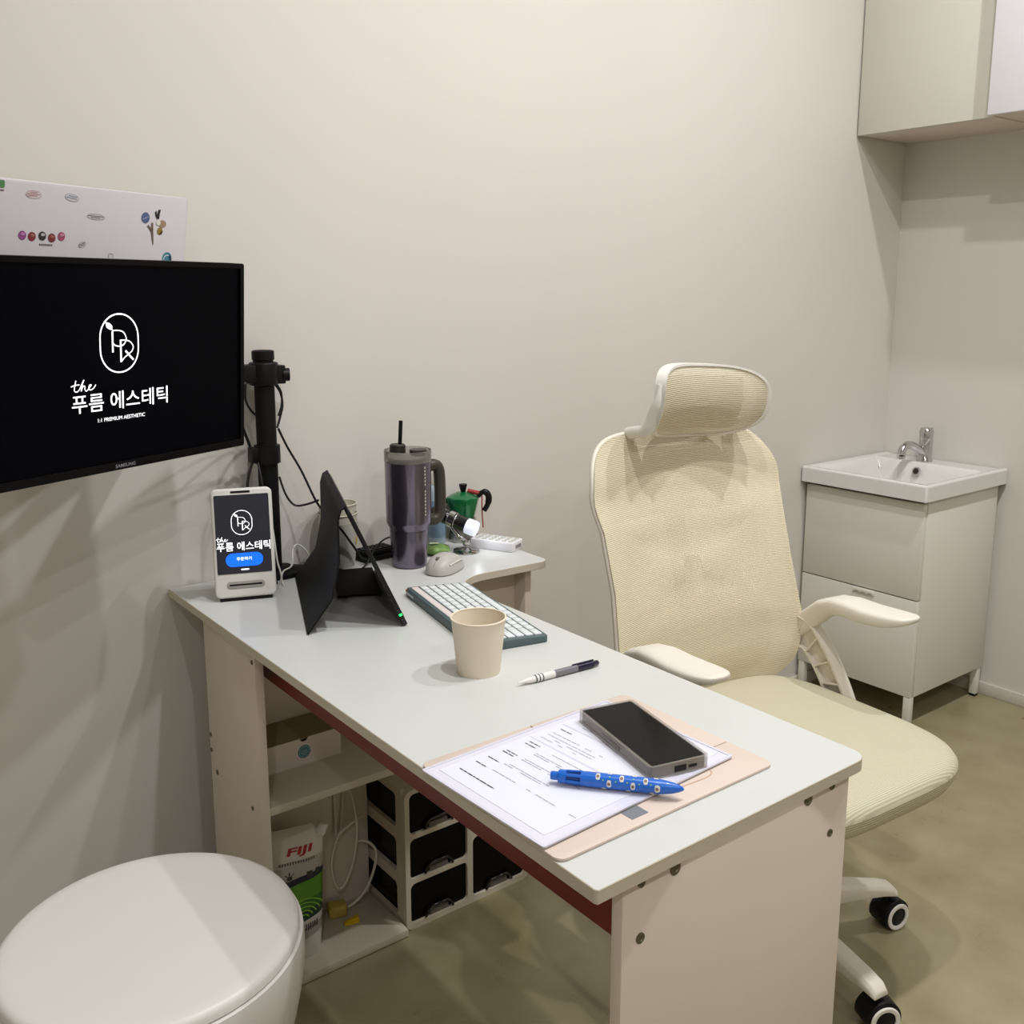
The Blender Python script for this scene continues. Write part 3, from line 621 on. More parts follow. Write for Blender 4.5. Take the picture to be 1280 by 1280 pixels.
mb = MB(); mb.text('푸름 에스테틱', .0066, .0875, .0965, .0165, .0012, bold=.008); mb.build('screen_lettering', GLOW, t, smooth=0)
mb = MB(); the_script(mb, .006, .1055, .0215, .009, .0012, .0009); mb.build('screen_script', GLOW, t, smooth=0)
mb = MB(); mb.prism(rrect(.0215, .0885, .058, .083, .0122, 8), .0009, .0012)
bo_ = mb.build('blue_button', mat('blue screen button', '0a6cff', .4, emit=.75, ehex='0a6cff'), t, smooth=0)
mb = MB(); mb.text('주문하기', .041, .069, .027, .0065, .0016, bold=.01); mb.build('button_lettering', GLOW, bo_, smooth=0)
mb = MB(); mb.flat(rrect(.048, .0625, .051, .0535, .0012, 3), .0012); mb.build('screen_logo', GLOW, t, smooth=0)
MB().prism(rrect(.021, .0895, .0165, .0305, .0065, 6), -.001, .0006).build('card_slot', mat('slot grey', '9c9890', .4), t, bevel=.0003)
MB().box(.026, .085, .0225, .0255, .0006, .0009).build('slot_opening', BLACK, t)
MB().prism(rrect(.036, .071, .1945, .1985, .001, 2), -.001, .0006).build('speaker_slot', BLACK, t)

# ------------------------------------------------------------------ portable monitor on folded cover
d_ = V((.375, .927, 0)).normalized(); n_ = V((d_.y, -d_.x, 0)); al = math.radians(65.5)
pv = n_ * (-math.cos(al)) + V((0, 0, math.sin(al)))
PB = V((.258, -.471, DZ + .0036))
PM = frame(d_, pv, d_.cross(pv), PB)
t = thing('portable_monitor', 'black portable monitor propped on its folded cover beside the payment terminal', 'monitor', M=PM)
MB().prism(rrect(0, .355, 0, .226, .004, 3), -.0075, 0).build('display', mat('black anodised display', '141317', .3, metal=.3), t, bevel=.0012)
MB().box(.006, .349, .012, .22, 0, .0004).build('screen', mat('portable screen', '07070c', .08, coat=.3), t, smooth=0)
inv = PM.inverted(); sec = [(-.0985, .2125), (-.108, .207), (-.113, .19), (-.1135, .12), (-.118, .095), (-.127, .056), (-.1688, -.0018)]
cv = MB(); A_ = []; B_ = []
for i, (o1, h1) in enumerate(sec):
    q0, q1 = sec[max(i - 1, 0)], sec[min(i + 1, len(sec) - 1)]; tg = V((q1[0] - q0[0], q1[1] - q0[1])).normalized(); nr = V((-tg.y, tg.x)) * .0016
    A_.append((o1 + nr.x, h1 + nr.y)); B_.append((o1 - nr.x, h1 - nr.y))
rg = [[inv @ (PB + n_ * o1 + V((0, 0, h1)) + d_ * x) for o1, h1 in A_ + B_[::-1]] for x in (0, .345)]
cv.loft(rg).build('folded_cover', BLKM, t, smooth=25)
fl = MB(); fl.add([inv @ V((x, y, z)) for z in (DZ + .0005, DZ + .0045) for x, y in ((.236, -.255), (.31, -.292), (.384, -.125), (.31, -.095))], [(0, 1, 2, 3), (7, 6, 5, 4), (0, 4, 5, 1), (1, 5, 6, 2), (2, 6, 7, 3), (3, 7, 4, 0)])
fl.build('cover_flap', BLKM, t)
LEDM = mat('green led', '20ff60', .4, emit=6, ehex='20ff50')
MB().box(-.0006, .0002, .020, .0235, -.0062, -.0015).build('status_led', LEDM, t)
for k in (.006, .011, .030): MB().box(-.0005, .0002, k, k + .0022, -.006, -.003).build('side_button', mat('grey button', '45454a', .4), t)

# ------------------------------------------------------------------ insulated tumbler
TX, TY = .463, -.145
TUM = mat('purple grey metallic', '7d7585', .22, metal=.9)
t = thing('tumbler', 'tall purple metallic tumbler with handle, clear lid and black straw', 'tumbler', (TX, TY, DZ))
MB().lathe([(0, 0), (.034, 0), (.0365, .003), (.0405, .0785), (.0, .0785)], 48).build('base_body', TUM, t, smooth=30)
MB().lathe([(0, .079), (.0405, .079), (.0405, .082), (.0455, .092), (.047, .097), (.048, .22), (.048, .222), (.0465, .222), (0, .215)], 48).build('body', TUM, t, smooth=30)
MB().lathe([(.044, .2225), (.0485, .2225), (.049, .243), (.048, .246), (.0465, .243), (.044, .2235)], 40).build('lid_rim', mat('clear lid plastic', 'c9c6c0', .1, trans=.85, ior=1.3), t)
MB().lathe([(0, .222), (.0435, .222), (.0435, .228), (.041, .231), (0, .231)], 40).build('lid', mat('smoky lid', '8d8984', .3), t)
MB().lathe([(0, .231), (.0165, .231), (.0165, .254), (.014, .2565), (0, .2565)], 24, M4.Translation((-.013, .018, 0))).build('straw_cap', mat('dark olive plastic', '24221e', .45), t)
MB().lathe([(0, .231), (.018, .231), (.0175, .246), (0, .246)], 24, M4.Translation((.018, -.012, 0))).build('drink_cap', mat('brown plastic', '3a302c', .45), t)
MB().tube([(-.012, .016, .2), (-.007, .013, .305)], .0042, 12).build('straw', BLACK, t)
hd = V((.995, -.03, 0)); pth = [hd * .047 + V((0, 0, .205)), hd * .062 + V((0, 0, .208)), hd * .074 + V((0, 0, .197)), hd * .077 + V((0, 0, .16)), hd * .077 + V((0, 0, .12)), hd * .074 + V((0, 0, .1)), hd * .062 + V((0, 0, .09)), hd * .045 + V((0, 0, .094))]
MB().tube(spline(pth, 6), .0125, 12).build('handle', mat('dark olive handle', '3a362c', .45), t)
prn = MB()
for k in range(15):
    if k == 8: continue
    a = math.radians(-37.4 - 52 + 38 + 6); z = .115 + .007 * k
    a = -.656 + math.radians(-90 + 52)
    mm = frame((-math.sin(a), math.cos(a), 0), (0, 0, 1), (math.cos(a), math.sin(a), 0), V((math.cos(a), math.sin(a), 0)) * .0478 + V((0, 0, z)))
    prn.box(-.0012, .0012, -.002, .002, 0, .0002, mm)
prn.build('vertical_print', mat('pale print', 'cfc9bd', .4), t, smooth=0)

# ------------------------------------------------------------------ mouse
MSM = mat('light grey mouse', 'b9b5ae', .4)
mh = math.radians(-20); 
t = thing('computer_mouse', 'light grey wireless mouse in front of the tumbler', 'mouse', (.502, -.222, DZ), math.radians(28))
def mouse(u, v):
    a = 2 * pi * u; f = math.sin(v * pi / 2); c, s_ = math.cos(a), math.sin(a)
    x = .054 * math.copysign(abs(c) ** .8, c); y = .031 * math.copysign(abs(s_) ** .85, s_) * (1 - .08 * c)
    h = .036 * (1 - .18 * (c * f) - .25 * (c * f) ** 2)
    return (x * f, y * f, .002 + h * math.cos(v * pi / 2) ** .75)
MB().grid(mouse, 36, 12, closeu=True).add([], []).build('body', MSM, t, smooth=70)
MB().lathe([(0, 0), (.9, 0), (.9, 1), (0, 1)], 30, M4.Diagonal((.055, .032, .004, 1))).build('underside', mat('mouse base', '8a867f', .5), t)
MB().tube(spline([(-.05, 0, .021), (-.03, 0, .0335), (-.005, 0, .0375)], 5), .0006, 6).build('button_seam', mat('seam grey', '77736c', .6), t)
MB().tube(spline([(-.03, -.0262, .020), (-.005, -.0285, .0225), (.02, -.027, .021)], 5), .0022, 6).build('side_button', mat('mouse pale button', 'cfcbc3', .35), t)
MB().lathe([(0, -.003), (.006, -.003), (.0065, 0), (.006, .003), (0, .003)], 16, frame((1, 0, 0), (0, 0, 1), (0, -1, 0), (-.032, 0, .0295))).build('scroll_wheel', mat('wheel grey', '6a665f', .5), t)

# ------------------------------------------------------------------ USB microscope
t = thing('usb_microscope', 'black handheld microscope with glowing white lens ring on chrome stand', 'microscope', (.617, -.132, DZ)); 
axd = (r2 * .90 - u2 * .36 - fw * .25).normalized()
end = V((.632, -.150, .772)) - V((.617, -.132, DZ)); st0 = end - axd * .112
xm = axd.orthogonal().normalized(); AM = frame(xm, axd.cross(xm), axd, st0)
MB().lathe([(0, 0), (.01, .0), (.014, .004), (.0155, .015), (.0155, .03), (.0165, .032), (.0165, .04), (.0155, .042), (.0165, .085), (.0165, .088), (0, .088)], 32, AM).build('barrel', mat('gloss black barrel', '0d0d0f', .2, coat=.5), t)
for z in (.031, .044, .06): MB().lathe([(.0168, 0), (.0172, .0006), (.0172, .0016), (.0168, .0022)], 28, AM @ M4.Translation((0, 0, z))).build('barrel_ring', CHROME, t)
MB().lathe([(.0162, .088), (.0172, .089), (.0178, .106), (.0165, .112), (.0155, .112), (.0155, .09)], 32, AM).build('lens_shroud', mat('clear frosted shroud', 'eef2ff', .3, emit=.5, ehex='e4ecff'), t)
ln = MB().lathe([(0, .105), (.0154, .105)], 28, AM).build('lens_face', mat('lit lens face', 'e0e4ea', .3, emit=.55, ehex='e8f0ff'), t)
dots = MB()
for k in range(6):
    a = k * pi / 3; dots.disc(.009 * math.cos(a), .009 * math.sin(a), .0022, .1055, 8, AM)
dots.disc(0, 0, .003, .1055, 10, AM); dots.build('lens_dots', mat('lens dots', '50545a', .4), t, smooth=0)
ld = bpy.data.lights.new('microscope_lamp', 'AREA'); ld.shape = 'DISK'; ld.size = .03; ld.energy = .022; ld.color = (.85, .92, 1)
lo = bpy.data.objects.new('microscope_lamp', ld); COL.objects.link(lo); lo.parent = t
lo.matrix_local = frame(xm, -axd.cross(xm), -axd, end + axd * .006)
MB().lathe([(0, 0), (.029, 0), (.03, .002), (.029, .005), (.012, .007), (.006, .012), (0, .012)], 32).build('stand_base', CHROME, t)
cl = st0 + axd * .05
MB().tube(spline([(0, 0, .008), (.004, .006, .02), (-.006, .01, .03), cl + V((.0, .0, -.018))], 6), .005, 10).build('stand_stem', CHROME, t)
MB().lathe([(0, -.006), (.008, -.006), (.009, 0), (.008, .006), (0, .006)], 16, M4.Translation((.004, .006, .02))).build('stand_joint', CHROME, t)
MB().lathe([(.0165, -.006), (.019, -.006), (.019, .006), (.0165, .006)], 24, AM @ M4.Translation((0, 0, .052))).build('stand_clamp', CHROME, t)
MB().tube(spline([st0 + axd * .004, st0 - axd * .02 + V((-.004, 0, 0)), V((-.068, .104, .072)), V((-.088, .107, .04)), V((-.098, .1, .004)), V((-.092, .085, .0022))], 7), .002, 6).build('lead', RUB, t)

# ------------------------------------------------------------------ white remote
t = thing('remote_control', 'white remote control with small buttons lying on the desk return', 'remote control', (.6935, -.141, DZ), math.atan2(.107, -.05))
MB().prism(rrect(-.054, .054, -.0265, .0265, .005, 4), 0, .021).build('housing', mat('remote white', 'e4e2e6', .35), t, bevel=.002)
for i in range(6):
    for j in range(3): MB().prism(rrect(-.048 + .0165 * i, -.0385 + .0165 * i, -.019 + .0145 * j, -.0095 + .0145 * j, .002, 2), .021, .0225).build('button', mat('remote button', 'c4c6bd', .45), t)
MB().box(-.0544, -.0538, -.014, .012, .006, .014).build('end_label', mat('remote label', '8f8886', .5), t)

# ------------------------------------------------------------------ moka pot
GRN = mat('gloss green enamel', '0f6b3c', .18, coat=.5, metal=.2)
t = thing('moka_pot', 'small green octagonal moka pot with black knob and red ribbon', 'moka pot', (.672, -.042, DZ))
def octo(r, z): return [(r * math.cos(math.radians(22.5 + 45 * k)), r * math.sin(math.radians(22.5 + 45 * k)), z) for k in range(8)]
MB().loft([octo(.034, 0), octo(.035, .004), octo(.029, .042), octo(.028, .045)]).build('boiler', mat('brushed aluminium', 'b8b6b0', .25, metal=1), t, bevel=.0008)
MB().lathe([(0, .045), (.029, .045), (.03, .05), (.029, .054), (0, .054)], 32).build('collar', CHROME, t)
MB().loft([octo(.026, .054), octo(.0285, .058), octo(.0385, .098), octo(.0385, .1)]).build('upper_chamber', GRN, t, bevel=.0008)
MB().loft([octo(.039, .1), octo(.038, .103), octo(.014, .1135), octo(.006, .114)]).build('lid', GRN, t, bevel=.0006)
MB().lathe([(0, .113), (.005, .113), (.0065, .118), (.0095, .130), (.009, .132), (0, .132)], 16).build('knob', BLACK, t)
sdir = (-r2 * .95 - V((0, 0, 0))).normalized(); sdir = V((sdir.x, sdir.y, 0)).normalized()
MB().loft([[sdir * .033 + V((0, 0, .085)) + V((-sdir.y, sdir.x, 0)) * a + V((0, 0, b)) for a, b in ((-.008, 0), (.008, 0), (.009, .014), (-.009, .014))], [sdir * .047 + V((0, 0, .094)) + V((-sdir.y, sdir.x, 0)) * a + V((0, 0, b)) for a, b in ((-.002, 0), (.002, 0), (.004, .005), (-.004, .005))]]).build('spout', GRN, t)
hh_ = -sdir; hp_ = [hh_ * .034 + V((0, 0, .104)), hh_ * .044 + V((0, 0, .113)), hh_ * .054 + V((0, 0, .112)), hh_ * .059 + V((0, 0, .1)), hh_ * .056 + V((0, 0, .084)), hh_ * .048 + V((0, 0, .07))]
MB().tube(spline(hp_, 6), [.006] * 8 + [.0075] * 15 + [.006] * 8, 10).build('handle', BLACK, t)
RIB = mat('red ribbon', '9a2a2a', .6)
MB().tube(spline([hh_ * .01 + V((0, 0, .117)), hh_ * .03 + V((0, 0, .112)), hh_ * .042 + V((0, 0, .108)), hh_ * .043 + V((0, 0, .08)), hh_ * .044 + V((0, 0, .055)), hh_ * .046 + V((0, 0, .03))], 6), [.005] * 10 + [.0015] * 21, 8).build('ribbon', RIB, t)

# ------------------------------------------------------------------ odds and ends at the back of the desk
t = thing('bottle', 'slim pale blue bottle with white cap behind the tumbler handle', 'bottle', (.612, -.022, DZ))
MB().lathe([(0, 0), (.019, 0), (.02, .003), (.02, .118), (.014, .132), (.01, .135), (0, .135)], 28).build('body', mat('pale blue bottle', 'a9bac4', .25), t)
MB().lathe([(0, .135), (.0105, .135), (.0105, .15), (.006, .168), (0, .169)], 20).build('cap', WPL, t)
MB().lathe([(.0203, .015), (.0204, .0155), (.0204, .1), (.0203, .1005)], 28).build('label', mat('bottle label blue', '7b93a6', .4), t)
t = thing('paper_packet', 'white paper packet with a navy printed stripe behind the tumbler', 'packet', (.55, -.045, DZ), math.radians(-25))
MB().box(-.018, .018, -.01, .01, 0, .052).build('packet_body', mat('packet white', 'c9ccd0', .5), t, bevel=.003)
MB().box(-.0181, .0181, -.0103, -.0099, .008, .015).build('printed_stripe', mat('navy stripe', '303a5c', .5), t)
PCH = mat('green leaf packet', '6d8a4a', .45, var=.35, vscale=45, bump=.3, bscale=60)
t = thing('snack_packet', 'green leafy printed packet lying behind the mouse', 'packet', (.551, -.106, DZ), math.radians(-30))
def pil(sgn): return lambda u, v: ((u - .5) * .066, (v - .5) * .048 + .004 * math.sin(u * 9), .012 + sgn * .0115 * (max(0, math.sin(pi * u) * math.sin(pi * v))) ** .55 + .0012 * math.sin(u * 20) * math.sin(v * 13) * math.sin(pi * u) * math.sin(pi * v))
mb = MB().grid(pil(1), 22, 14); mb.grid(pil(-1), 22, 14); mb.build('packet_body', PCH, t, smooth=80)
MB().flat([(-.012, -.008), (.008, -.008), (.01, .006), (-.01, .006)], .0256).build('packet_label', mat('packet pale label', 'b9c4a0', .5), t)
t = thing('black_remote', 'black handset with rows of keys lying between the tumbler and wall', 'remote control', (.434, -.052, DZ), math.radians(8))
MB().prism(rrect(-.045, .045, -.025, .025, .005, 3), 0, .012).build('housing', BLACK, t, bevel=.003)
mb = MB().prism(rrect(-.04, .043, -.02, .025, .004, 3), .012, .022); mb.build('upper_housing', BLKM, t, bevel=.003)
for i in range(6):
    for j in range(3): MB().box(-.034 + .012 * i, -.026 + .012 * i, -.014 + .012 * j, -.006 + .012 * j, .022, .0245).build('key', mat('black key', '1c1c1e', .4), t)
CUPM = mat('cream paper cup', 'e4d8c4', .55, var=.015)
CUPI = mat('white paper cup', 'cfc9b8', .55)
def cup(name, label, loc, h, rb, rtp, m, group=None):
    t = thing(name, label, 'cup', loc, 0, group); th = .0012
    MB().lathe([(0, .003), (rb - th, .003), (rtp - th, h - .002), (rtp, h - .002), (rb + .0004, .002), (rb, 0), (rb - .001, 0), (rb - .0012, .0028)], 48).build('cup_wall', m, t, smooth=40)
    MB().lathe([(rtp + .0016 * math.cos(a), h - .0015 + .0016 * math.sin(a)) for a in [2 * pi * k / 8 for k in range(9)]], 48).build('rolled_rim', m, t, smooth=60)
    return t
cup('paper_cup', 'single cream paper cup standing in front of the keyboard', (.2375, -.7075, DZ), .087, .0325, .0412, CUPM)
cs = thing('cup_sleeve', 'pale card cup holder with a yellow mark behind the portable monitor', 'cup holder', (.345, -.0555, DZ))
MB().lathe([(.0315, 0), (.033, 0), (.041, .096), (.0395, .096), (.0315, 0)], 40).build('sleeve_wall', mat('pale card', 'c6c2b8', .6, var=.02), cs)
MB().lathe([(0, .0005), (.0318, .0005)], 30).build('sleeve_floor', mat('pale card', 'c6c2b8', .6), cs)
mm = frame((.61, .79, 0), (0, 0, 1), (.79, -.61, 0), V((.79, -.61, 0)) * .0378 + V((0, 0, .055)))
MB().prism(rrect(-.006, .006, -.008, .008, .003, 3), -.0005, .0006, mm).build('yellow_mark', mat('yellow mark', 'c9b22a', .5), cs)
cup('paper_cup', 'lower white paper cup of the nested pair behind the portable monitor', (.345, -.0555, DZ + .004), .11, .028, .0405, CUPI, 'nested paper cups')
cup('paper_cup', 'upper white paper cup of the nested pair behind the portable monitor', (.345, -.0555, DZ + .0325), .102, .0265, .0395, CUPI, 'nested paper cups')
def cable(label, pts, r=.0024, m=None, n=7, cat='cable'):
    o = MB().tube(spline(pts, 7), r, n).build('cable', m or RUB, smooth=80); return tag(o, label, cat)
cable('black cable looping beside the top of the monitor pole', [(.2225, -.046, 1.107), (.234, -.044, 1.09), (.238, -.044, 1.065), (.231, -.044, 1.038), (.2235, -.046, 1.02)], .0022)
cable('black cable hanging tight along the monitor pole', [(.2225, -.056, 1.107), (.231, -.056, 1.09), (.230, -.056, 1.065), (.2225, -.056, 1.045)], .002)
cable('long black cable sloping from the pole down to the black handset', [(.2215, -.056, 1.02), (.238, -.058, .982), (.262, -.066, .933), (.284, -.086, .868), (.3, -.099, .845), (.329, -.1045, .806), (.352, -.1025, .773), (.378, -.093, .74), (.398, -.0835, .729)], .0024)
cable('black cable drooping from the pole to the portable monitor', [(.2165, -.062, .925), (.224, -.072, .89), (.238, -.08, .868), (.258, -.09, .868), (.281, -.1015, .876)], .0022)
cable('short black cable from the monitor into the pole clip', [(.13, -.125, 1.12), (.145, -.085, 1.085), (.165, -.058, 1.062), (.1785, -.048, 1.05)], .0024)
cable('thick black cable hanging from the monitor to the pole collar', [(.11, -.12, 1.09), (.14, -.075, 1.035), (.158, -.052, 1.005), (.168, -.047, .98)], .003)
cable('black cable dropping from the collar behind the payment terminal', [(.168, -.05, .958), (.157, -.055, .935), (.15, -.058, .90), (.148, -.06, .84), (.146, -.066, .76), (.143, -.071, .7232)], .0026)
cable('second black cable dropping beside the pole foot', [(.176, -.056, .957), (.175, -.073, .92), (.174, -.084, .87), (.174, -.095, .78), (.18, -.112, .7228)], .0022)
cable('thin black cable arching from the handset behind the tumbler', [(.368, -.113, .7222), (.388, -.1, .728), (.405, -.095, .748), (.425, -.094, .766), (.45, -.092, .772), (.478, -.084, .762), (.5, -.068, .74), (.512, -.055, .7218)], .0018)
cable('white cable looped on the desk behind the payment terminal', [(.187, -.128, .7222), (.193, -.108, .7238), (.2, -.09, .7305), (.212, -.076, .736), (.232, -.062, .7365), (.243, -.05, .744), (.25, -.036, .762), (.262, -.03, .772), (.276, -.031, .764), (.284, -.04, .748), (.285, -.058, .73), (.282, -.07, .7222)], .0019, WPL)
cable('white lead running down the edge of the payment terminal', [(.162, -.135, .87), (.165, -.14, .83), (.168, -.145, .78), (.175, -.145, .745), (.17, -.13, .7222)], .0018, WPL)

# ------------------------------------------------------------------ keyboard
e1 = V((-.2, -.98, 0)).normalized(); e2 = V((-e1.y, e1.x, 0)); KM = frame(e1, e2, (0, 0, 1), (.345, -.323, DZ))
KB = mat('teal grey keyboard case', '4f5f62', .4); KEY = mat('white keycap', 'd6dadb', .4)
KL, KW = .335, .126
t = thing('keyboard', 'slim teal-grey keyboard with white keys and a pale strip', 'keyboard', M=KM)
kp = rrect(0, KL, 0, KW, .007, 4)
kb = MB(); kb.loft([[V((x, y, 0)) for x, y in kp], [V((x, y, .017 - .006 * y / KW)) for x, y in kp]]); kb.build('case', KB, t, bevel=.0012)
def kz(y): return .017 - .006 * y / KW
MB().add([(x, y, kz(y) + dz) for dz in (-.0005, .0006) for x, y in ((.006, .008), (KL - .006, .008), (KL - .006, .0215), (.006, .0215))], [(3, 2, 1, 0), (4, 5, 6, 7), (0, 1, 5, 4), (1, 2, 6, 5), (2, 3, 7, 6), (3, 0, 4, 7)]).build('pale_strip', mat('pinkish strip', 'd9cfcb', .45), t)
MB().box(.004, .04, -.0015, .001, .006, .0095).build('edge_switch', mat('pale switch', 'b8c2c2', .4), t)
rows = [(.0305, [1] * 15), (.0468, [1] * 13 + [2]), (.0631, [1.5] + [1] * 12 + [1.5]), (.0794, [1.75] + [1] * 11 + [2.25]), (.0957, [2.25] + [1] * 10 + [1, 1.75]), (.112, [1.25, 1.25, 1.25, 5, 1, 1, 1, 1, 1, 1.25])]
kx0, kx1 = .008, KL - .008; cache = {}
slope = math.atan(.006 / KW)
for yc, ws in rows:
    unit = (kx1 - kx0) / sum(ws); x = kx0
    for wd in ws:
        k = round(wd, 2); hw = unit * wd / 2 - .0016
        if (k, round(hw, 4)) not in cache:
            mb = MB(); mb.loft([[V((a, b, 0)) for a, b in rrect(-hw, hw, -.0067, .0067, .0015, 2)], [V((a, b, .0018)) for a, b in rrect(-hw, hw, -.0067, .0067, .0015, 2)], [V((a, b, .0026)) for a, b in rrect(-hw + .0008, hw - .0008, -.0059, .0059, .0015, 2)]])
            ko = mb.build('key', KEY, t); cache[(k, round(hw, 4))] = ko.data
        else:
            ko = bpy.data.objects.new('key', cache[(k, round(hw, 4))]); COL.objects.link(ko); ko.parent = t
        ko.location = (x + unit * wd / 2, yc, kz(yc)); ko.rotation_euler = (-slope, 0, 0); x += unit * wd
MB().box(-.009, .0005, .002, .0095, .005, .011).build('red_plug', mat('red plastic', 'c2221c', .4), t, bevel=.001)
# use local offsets only: the plug sits in the short far edge

# ------------------------------------------------------------------ pens
def axisframe(a, b):
    a = V(a); b = V(b); z = (b - a).normalized(); x = z.cross(V((0, 0, 1))).normalized(); return frame(x, z.cross(x), z, a), (b - a).length
AM, LN = axisframe((.2475, -.792, DZ + .0057), (.395, -.803, DZ + .0057))
t = thing('pen', 'slim clear and white pen with black rings and navy end', 'pen', M=AM)
MB().lathe([(0, 0), (.0009, .0), (.0012, .004), (.0028, .010), (.0046, .022), (.0054, .034), (.0054, .064), (0, .064)], 20).build('grip', WPL, t)
for z in (.030, .036, .042): MB().lathe([(.0054, z - .001), (.0057, z - .0008), (.0057, z + .0008), (.0054, z + .001)], 20).build('ring', PRINT, t)
MB().lathe([(0, .064), (.0055, .064), (.0055, .106), (0, .106)], 20).build('barrel', mat('smoky clear barrel', '77737a', .15, coat=.5), t)
MB().lathe([(0, .106), (.0055, .106), (.0055, .136), (.0042, .1375), (.004, .146), (.003, .1475), (0, .1475)], 20).build('push_end', mat('navy plastic', '1b1b33', .25), t)
MB().lathe([(0, .1475), (.0022, .1475), (.0022, .15), (0, .1505)], 12).build('end_cap', WPL, t)
MB().box(-.0012, .0012, -.0072, -.0052, .098, .138).build('clip', mat('navy plastic', '1b1b33', .25), t, bevel=.0004)

# ------------------------------------------------------------------ folder, sleeve, papers
PEACH = mat('peach leatherette', 'd2c2b6', .5, var=.02, bump=.15, bscale=400)
FA = V((.004, -1.172, DZ)); fe1 = V((.340, -.0, 0)).normalized(); fe2 = V((-fe1.y, fe1.x, 0)); FM = frame(fe1, fe2, (0, 0, 1), FA)
t = thing('document_folder', 'peach leatherette document folder lying open at the desk end', 'folder', M=FM)
MB().prism(rrect(0, .342, 0, .262, .012, 6), .0003, .004).build('board', PEACH, t, bevel=.001)
MB().prism([(.17, .075), (.338, .072), (.338, .256), (.332, .26), (.17, .26)], .004, .0055).build('pocket_flap', PEACH, t, bevel=.0005)
MB().prism(rrect(.113, .138, .012, .03, .0005, 1), .004, .0045).build('grey_tab', mat('grey tab', '777b82', .5), t)
MB().tube(spline([(.195, .03, .0042), (.245, .026, .0042), (.262, .03, .0042), (.265, .04, .0042), (.255, .047, .0042)], 6), .0007, 6).build('stitched_loop', mat('peach thread', 'cba68e', .6), t)
SA = V((.003, -1.148, DZ + .0062)); se1 = V((.311, .014, 0)).normalized(); se2 = V((-se1.y, se1.x, 0)); SMx = frame(se1, se2, (0, 0, 1), SA)
SLV = mat('milky plastic sleeve', 'd9d8e6', .22, coat=.4)
t = thing('plastic_sleeve', 'milky plastic document sleeve on the peach folder under the phone', 'document sleeve', M=SMx)
MB().prism(rrect(0, .312, 0, .217, .003, 3), 0, .0012).build('sleeve_sheet', SLV, t)
rim_ = plate(rrect(0, .312, 0, .217, .003, 3), [rrect(.004, .308, .004, .213, .002, 2)], .0006, M4.Translation((0, 0, .00155))); rim_.build('sleeve_edge', mat('clear sleeve edge', 'd2d0de', .25, coat=.4), t)
t = thing('printed_sheet', 'white printed sheet with short black text lines inside the sleeve', 'paper', M=SMx @ M4.Translation((0, 0, .0019)))
MB().box(.016, .3, .017, .203, -.0006, -.0003).build('sheet', PAPER, t)
bold = MB(); thin = MB(); rnd = random.Random(3)
def words(mb, x, y0, y1, wdt, den=.8):         # a printed line runs along -y (page read from the left side)
    y = y0
    while y > y1:
        q = max(y1, y - rnd.uniform(.004, .012))
        if rnd.random() < den: mb.add([(x, y, -.0001), (x, q, -.0001), (x + wdt, q, -.0001), (x + wdt, y, -.0001)], [(0, 1, 2, 3)])
        y = q - .0012
words(bold, .036, .19, .126, .002, 1); 
for x, y in ((.062, .192), (.081, .192), (.104, .192), (.109, .190), (.139, .19), (.146, .19), (.2, .19), (.246, .19)): words(bold, x, y, y - .02, .0018, 1)
for x, y0, y1 in ((.064, .162, .02), (.084, .165, .1), (.088, .16, .09), (.107, .16, .085), (.111, .158, .06), (.127, .16, .1), (.131, .16, .08), (.143, .155, .06), (.166, .19, .12), (.172, .19, .1), (.178, .19, .105), (.186, .19, .1), (.224, .19, .12), (.238, .19, .1), (.26, .19, .1)): words(thin, x, y0, y1, .0011, .75)
bold.build('bold_print', PRINT, t, smooth=0, fixn=False)['kind'] = 'stuff'; thin.build('fine_print', GREYPRINT, t, smooth=0, fixn=False)['kind'] = 'stuff'
rl = MB()
for x in (.155, .212): rl.box(x, x + .003, .03, .2, -.0003, -.0002)
rl.build('ruled_band', mat('pale violet band', 'c9c6d8', .6), t)

# ------------------------------------------------------------------ smartphone
pe = V((.229 - .188, -.942 + 1.116, 0)).normalized(); pf = V((pe.y, -pe.x, 0)); PHM = frame(pf, pe, (0, 0, 1), V((.1885, -1.117, DZ + .0082)))
t = thing('smartphone', 'black smartphone face up in a clear smoky case on the papers', 'phone', M=PHM)
PW, PL = .0825, .178
CASE = mat('smoky clear case', 'a49c92', .1, alpha=.42, coat=.5)
plate(rrect(0, PW, 0, PL, .006, 4), [rrect(.0035, PW - .0035, .0035, PL - .0035, .003, 3)], .0155, M4.Translation((0, 0, .00775))).build('case_wall', CASE, t)
MB().prism(rrect(.0035, PW - .0035, .0035, PL - .0035, .003, 3), .0, .0012).build('case_back', CASE, t)
MB().prism(rrect(.0037, PW - .0037, .0037, PL - .0037, .003, 3), .0013, .0148).build('body', mat('grey phone body', '3a3733', .35, metal=.4), t, bevel=.0006)
MB().prism(rrect(.0058, PW - .0058, .0055, PL - .0055, .002, 3), .0148, .0151).build('screen', mat('phone glass', '0a0a0c', .12, spec=.12), t, smooth=0)
MB().box(.033, .049, -.0006, .001, .004, .011).build('charging_port', BLACK, t)
MB().box(.053, .064, -.0006, .001, .006, .009).build('speaker_grille', BLACK, t)
MB().box(-.0008, .0005, .07, .115, .006, .0105).build('side_button', mat('phone button', '5c574f', .3), t, bevel=.0004)

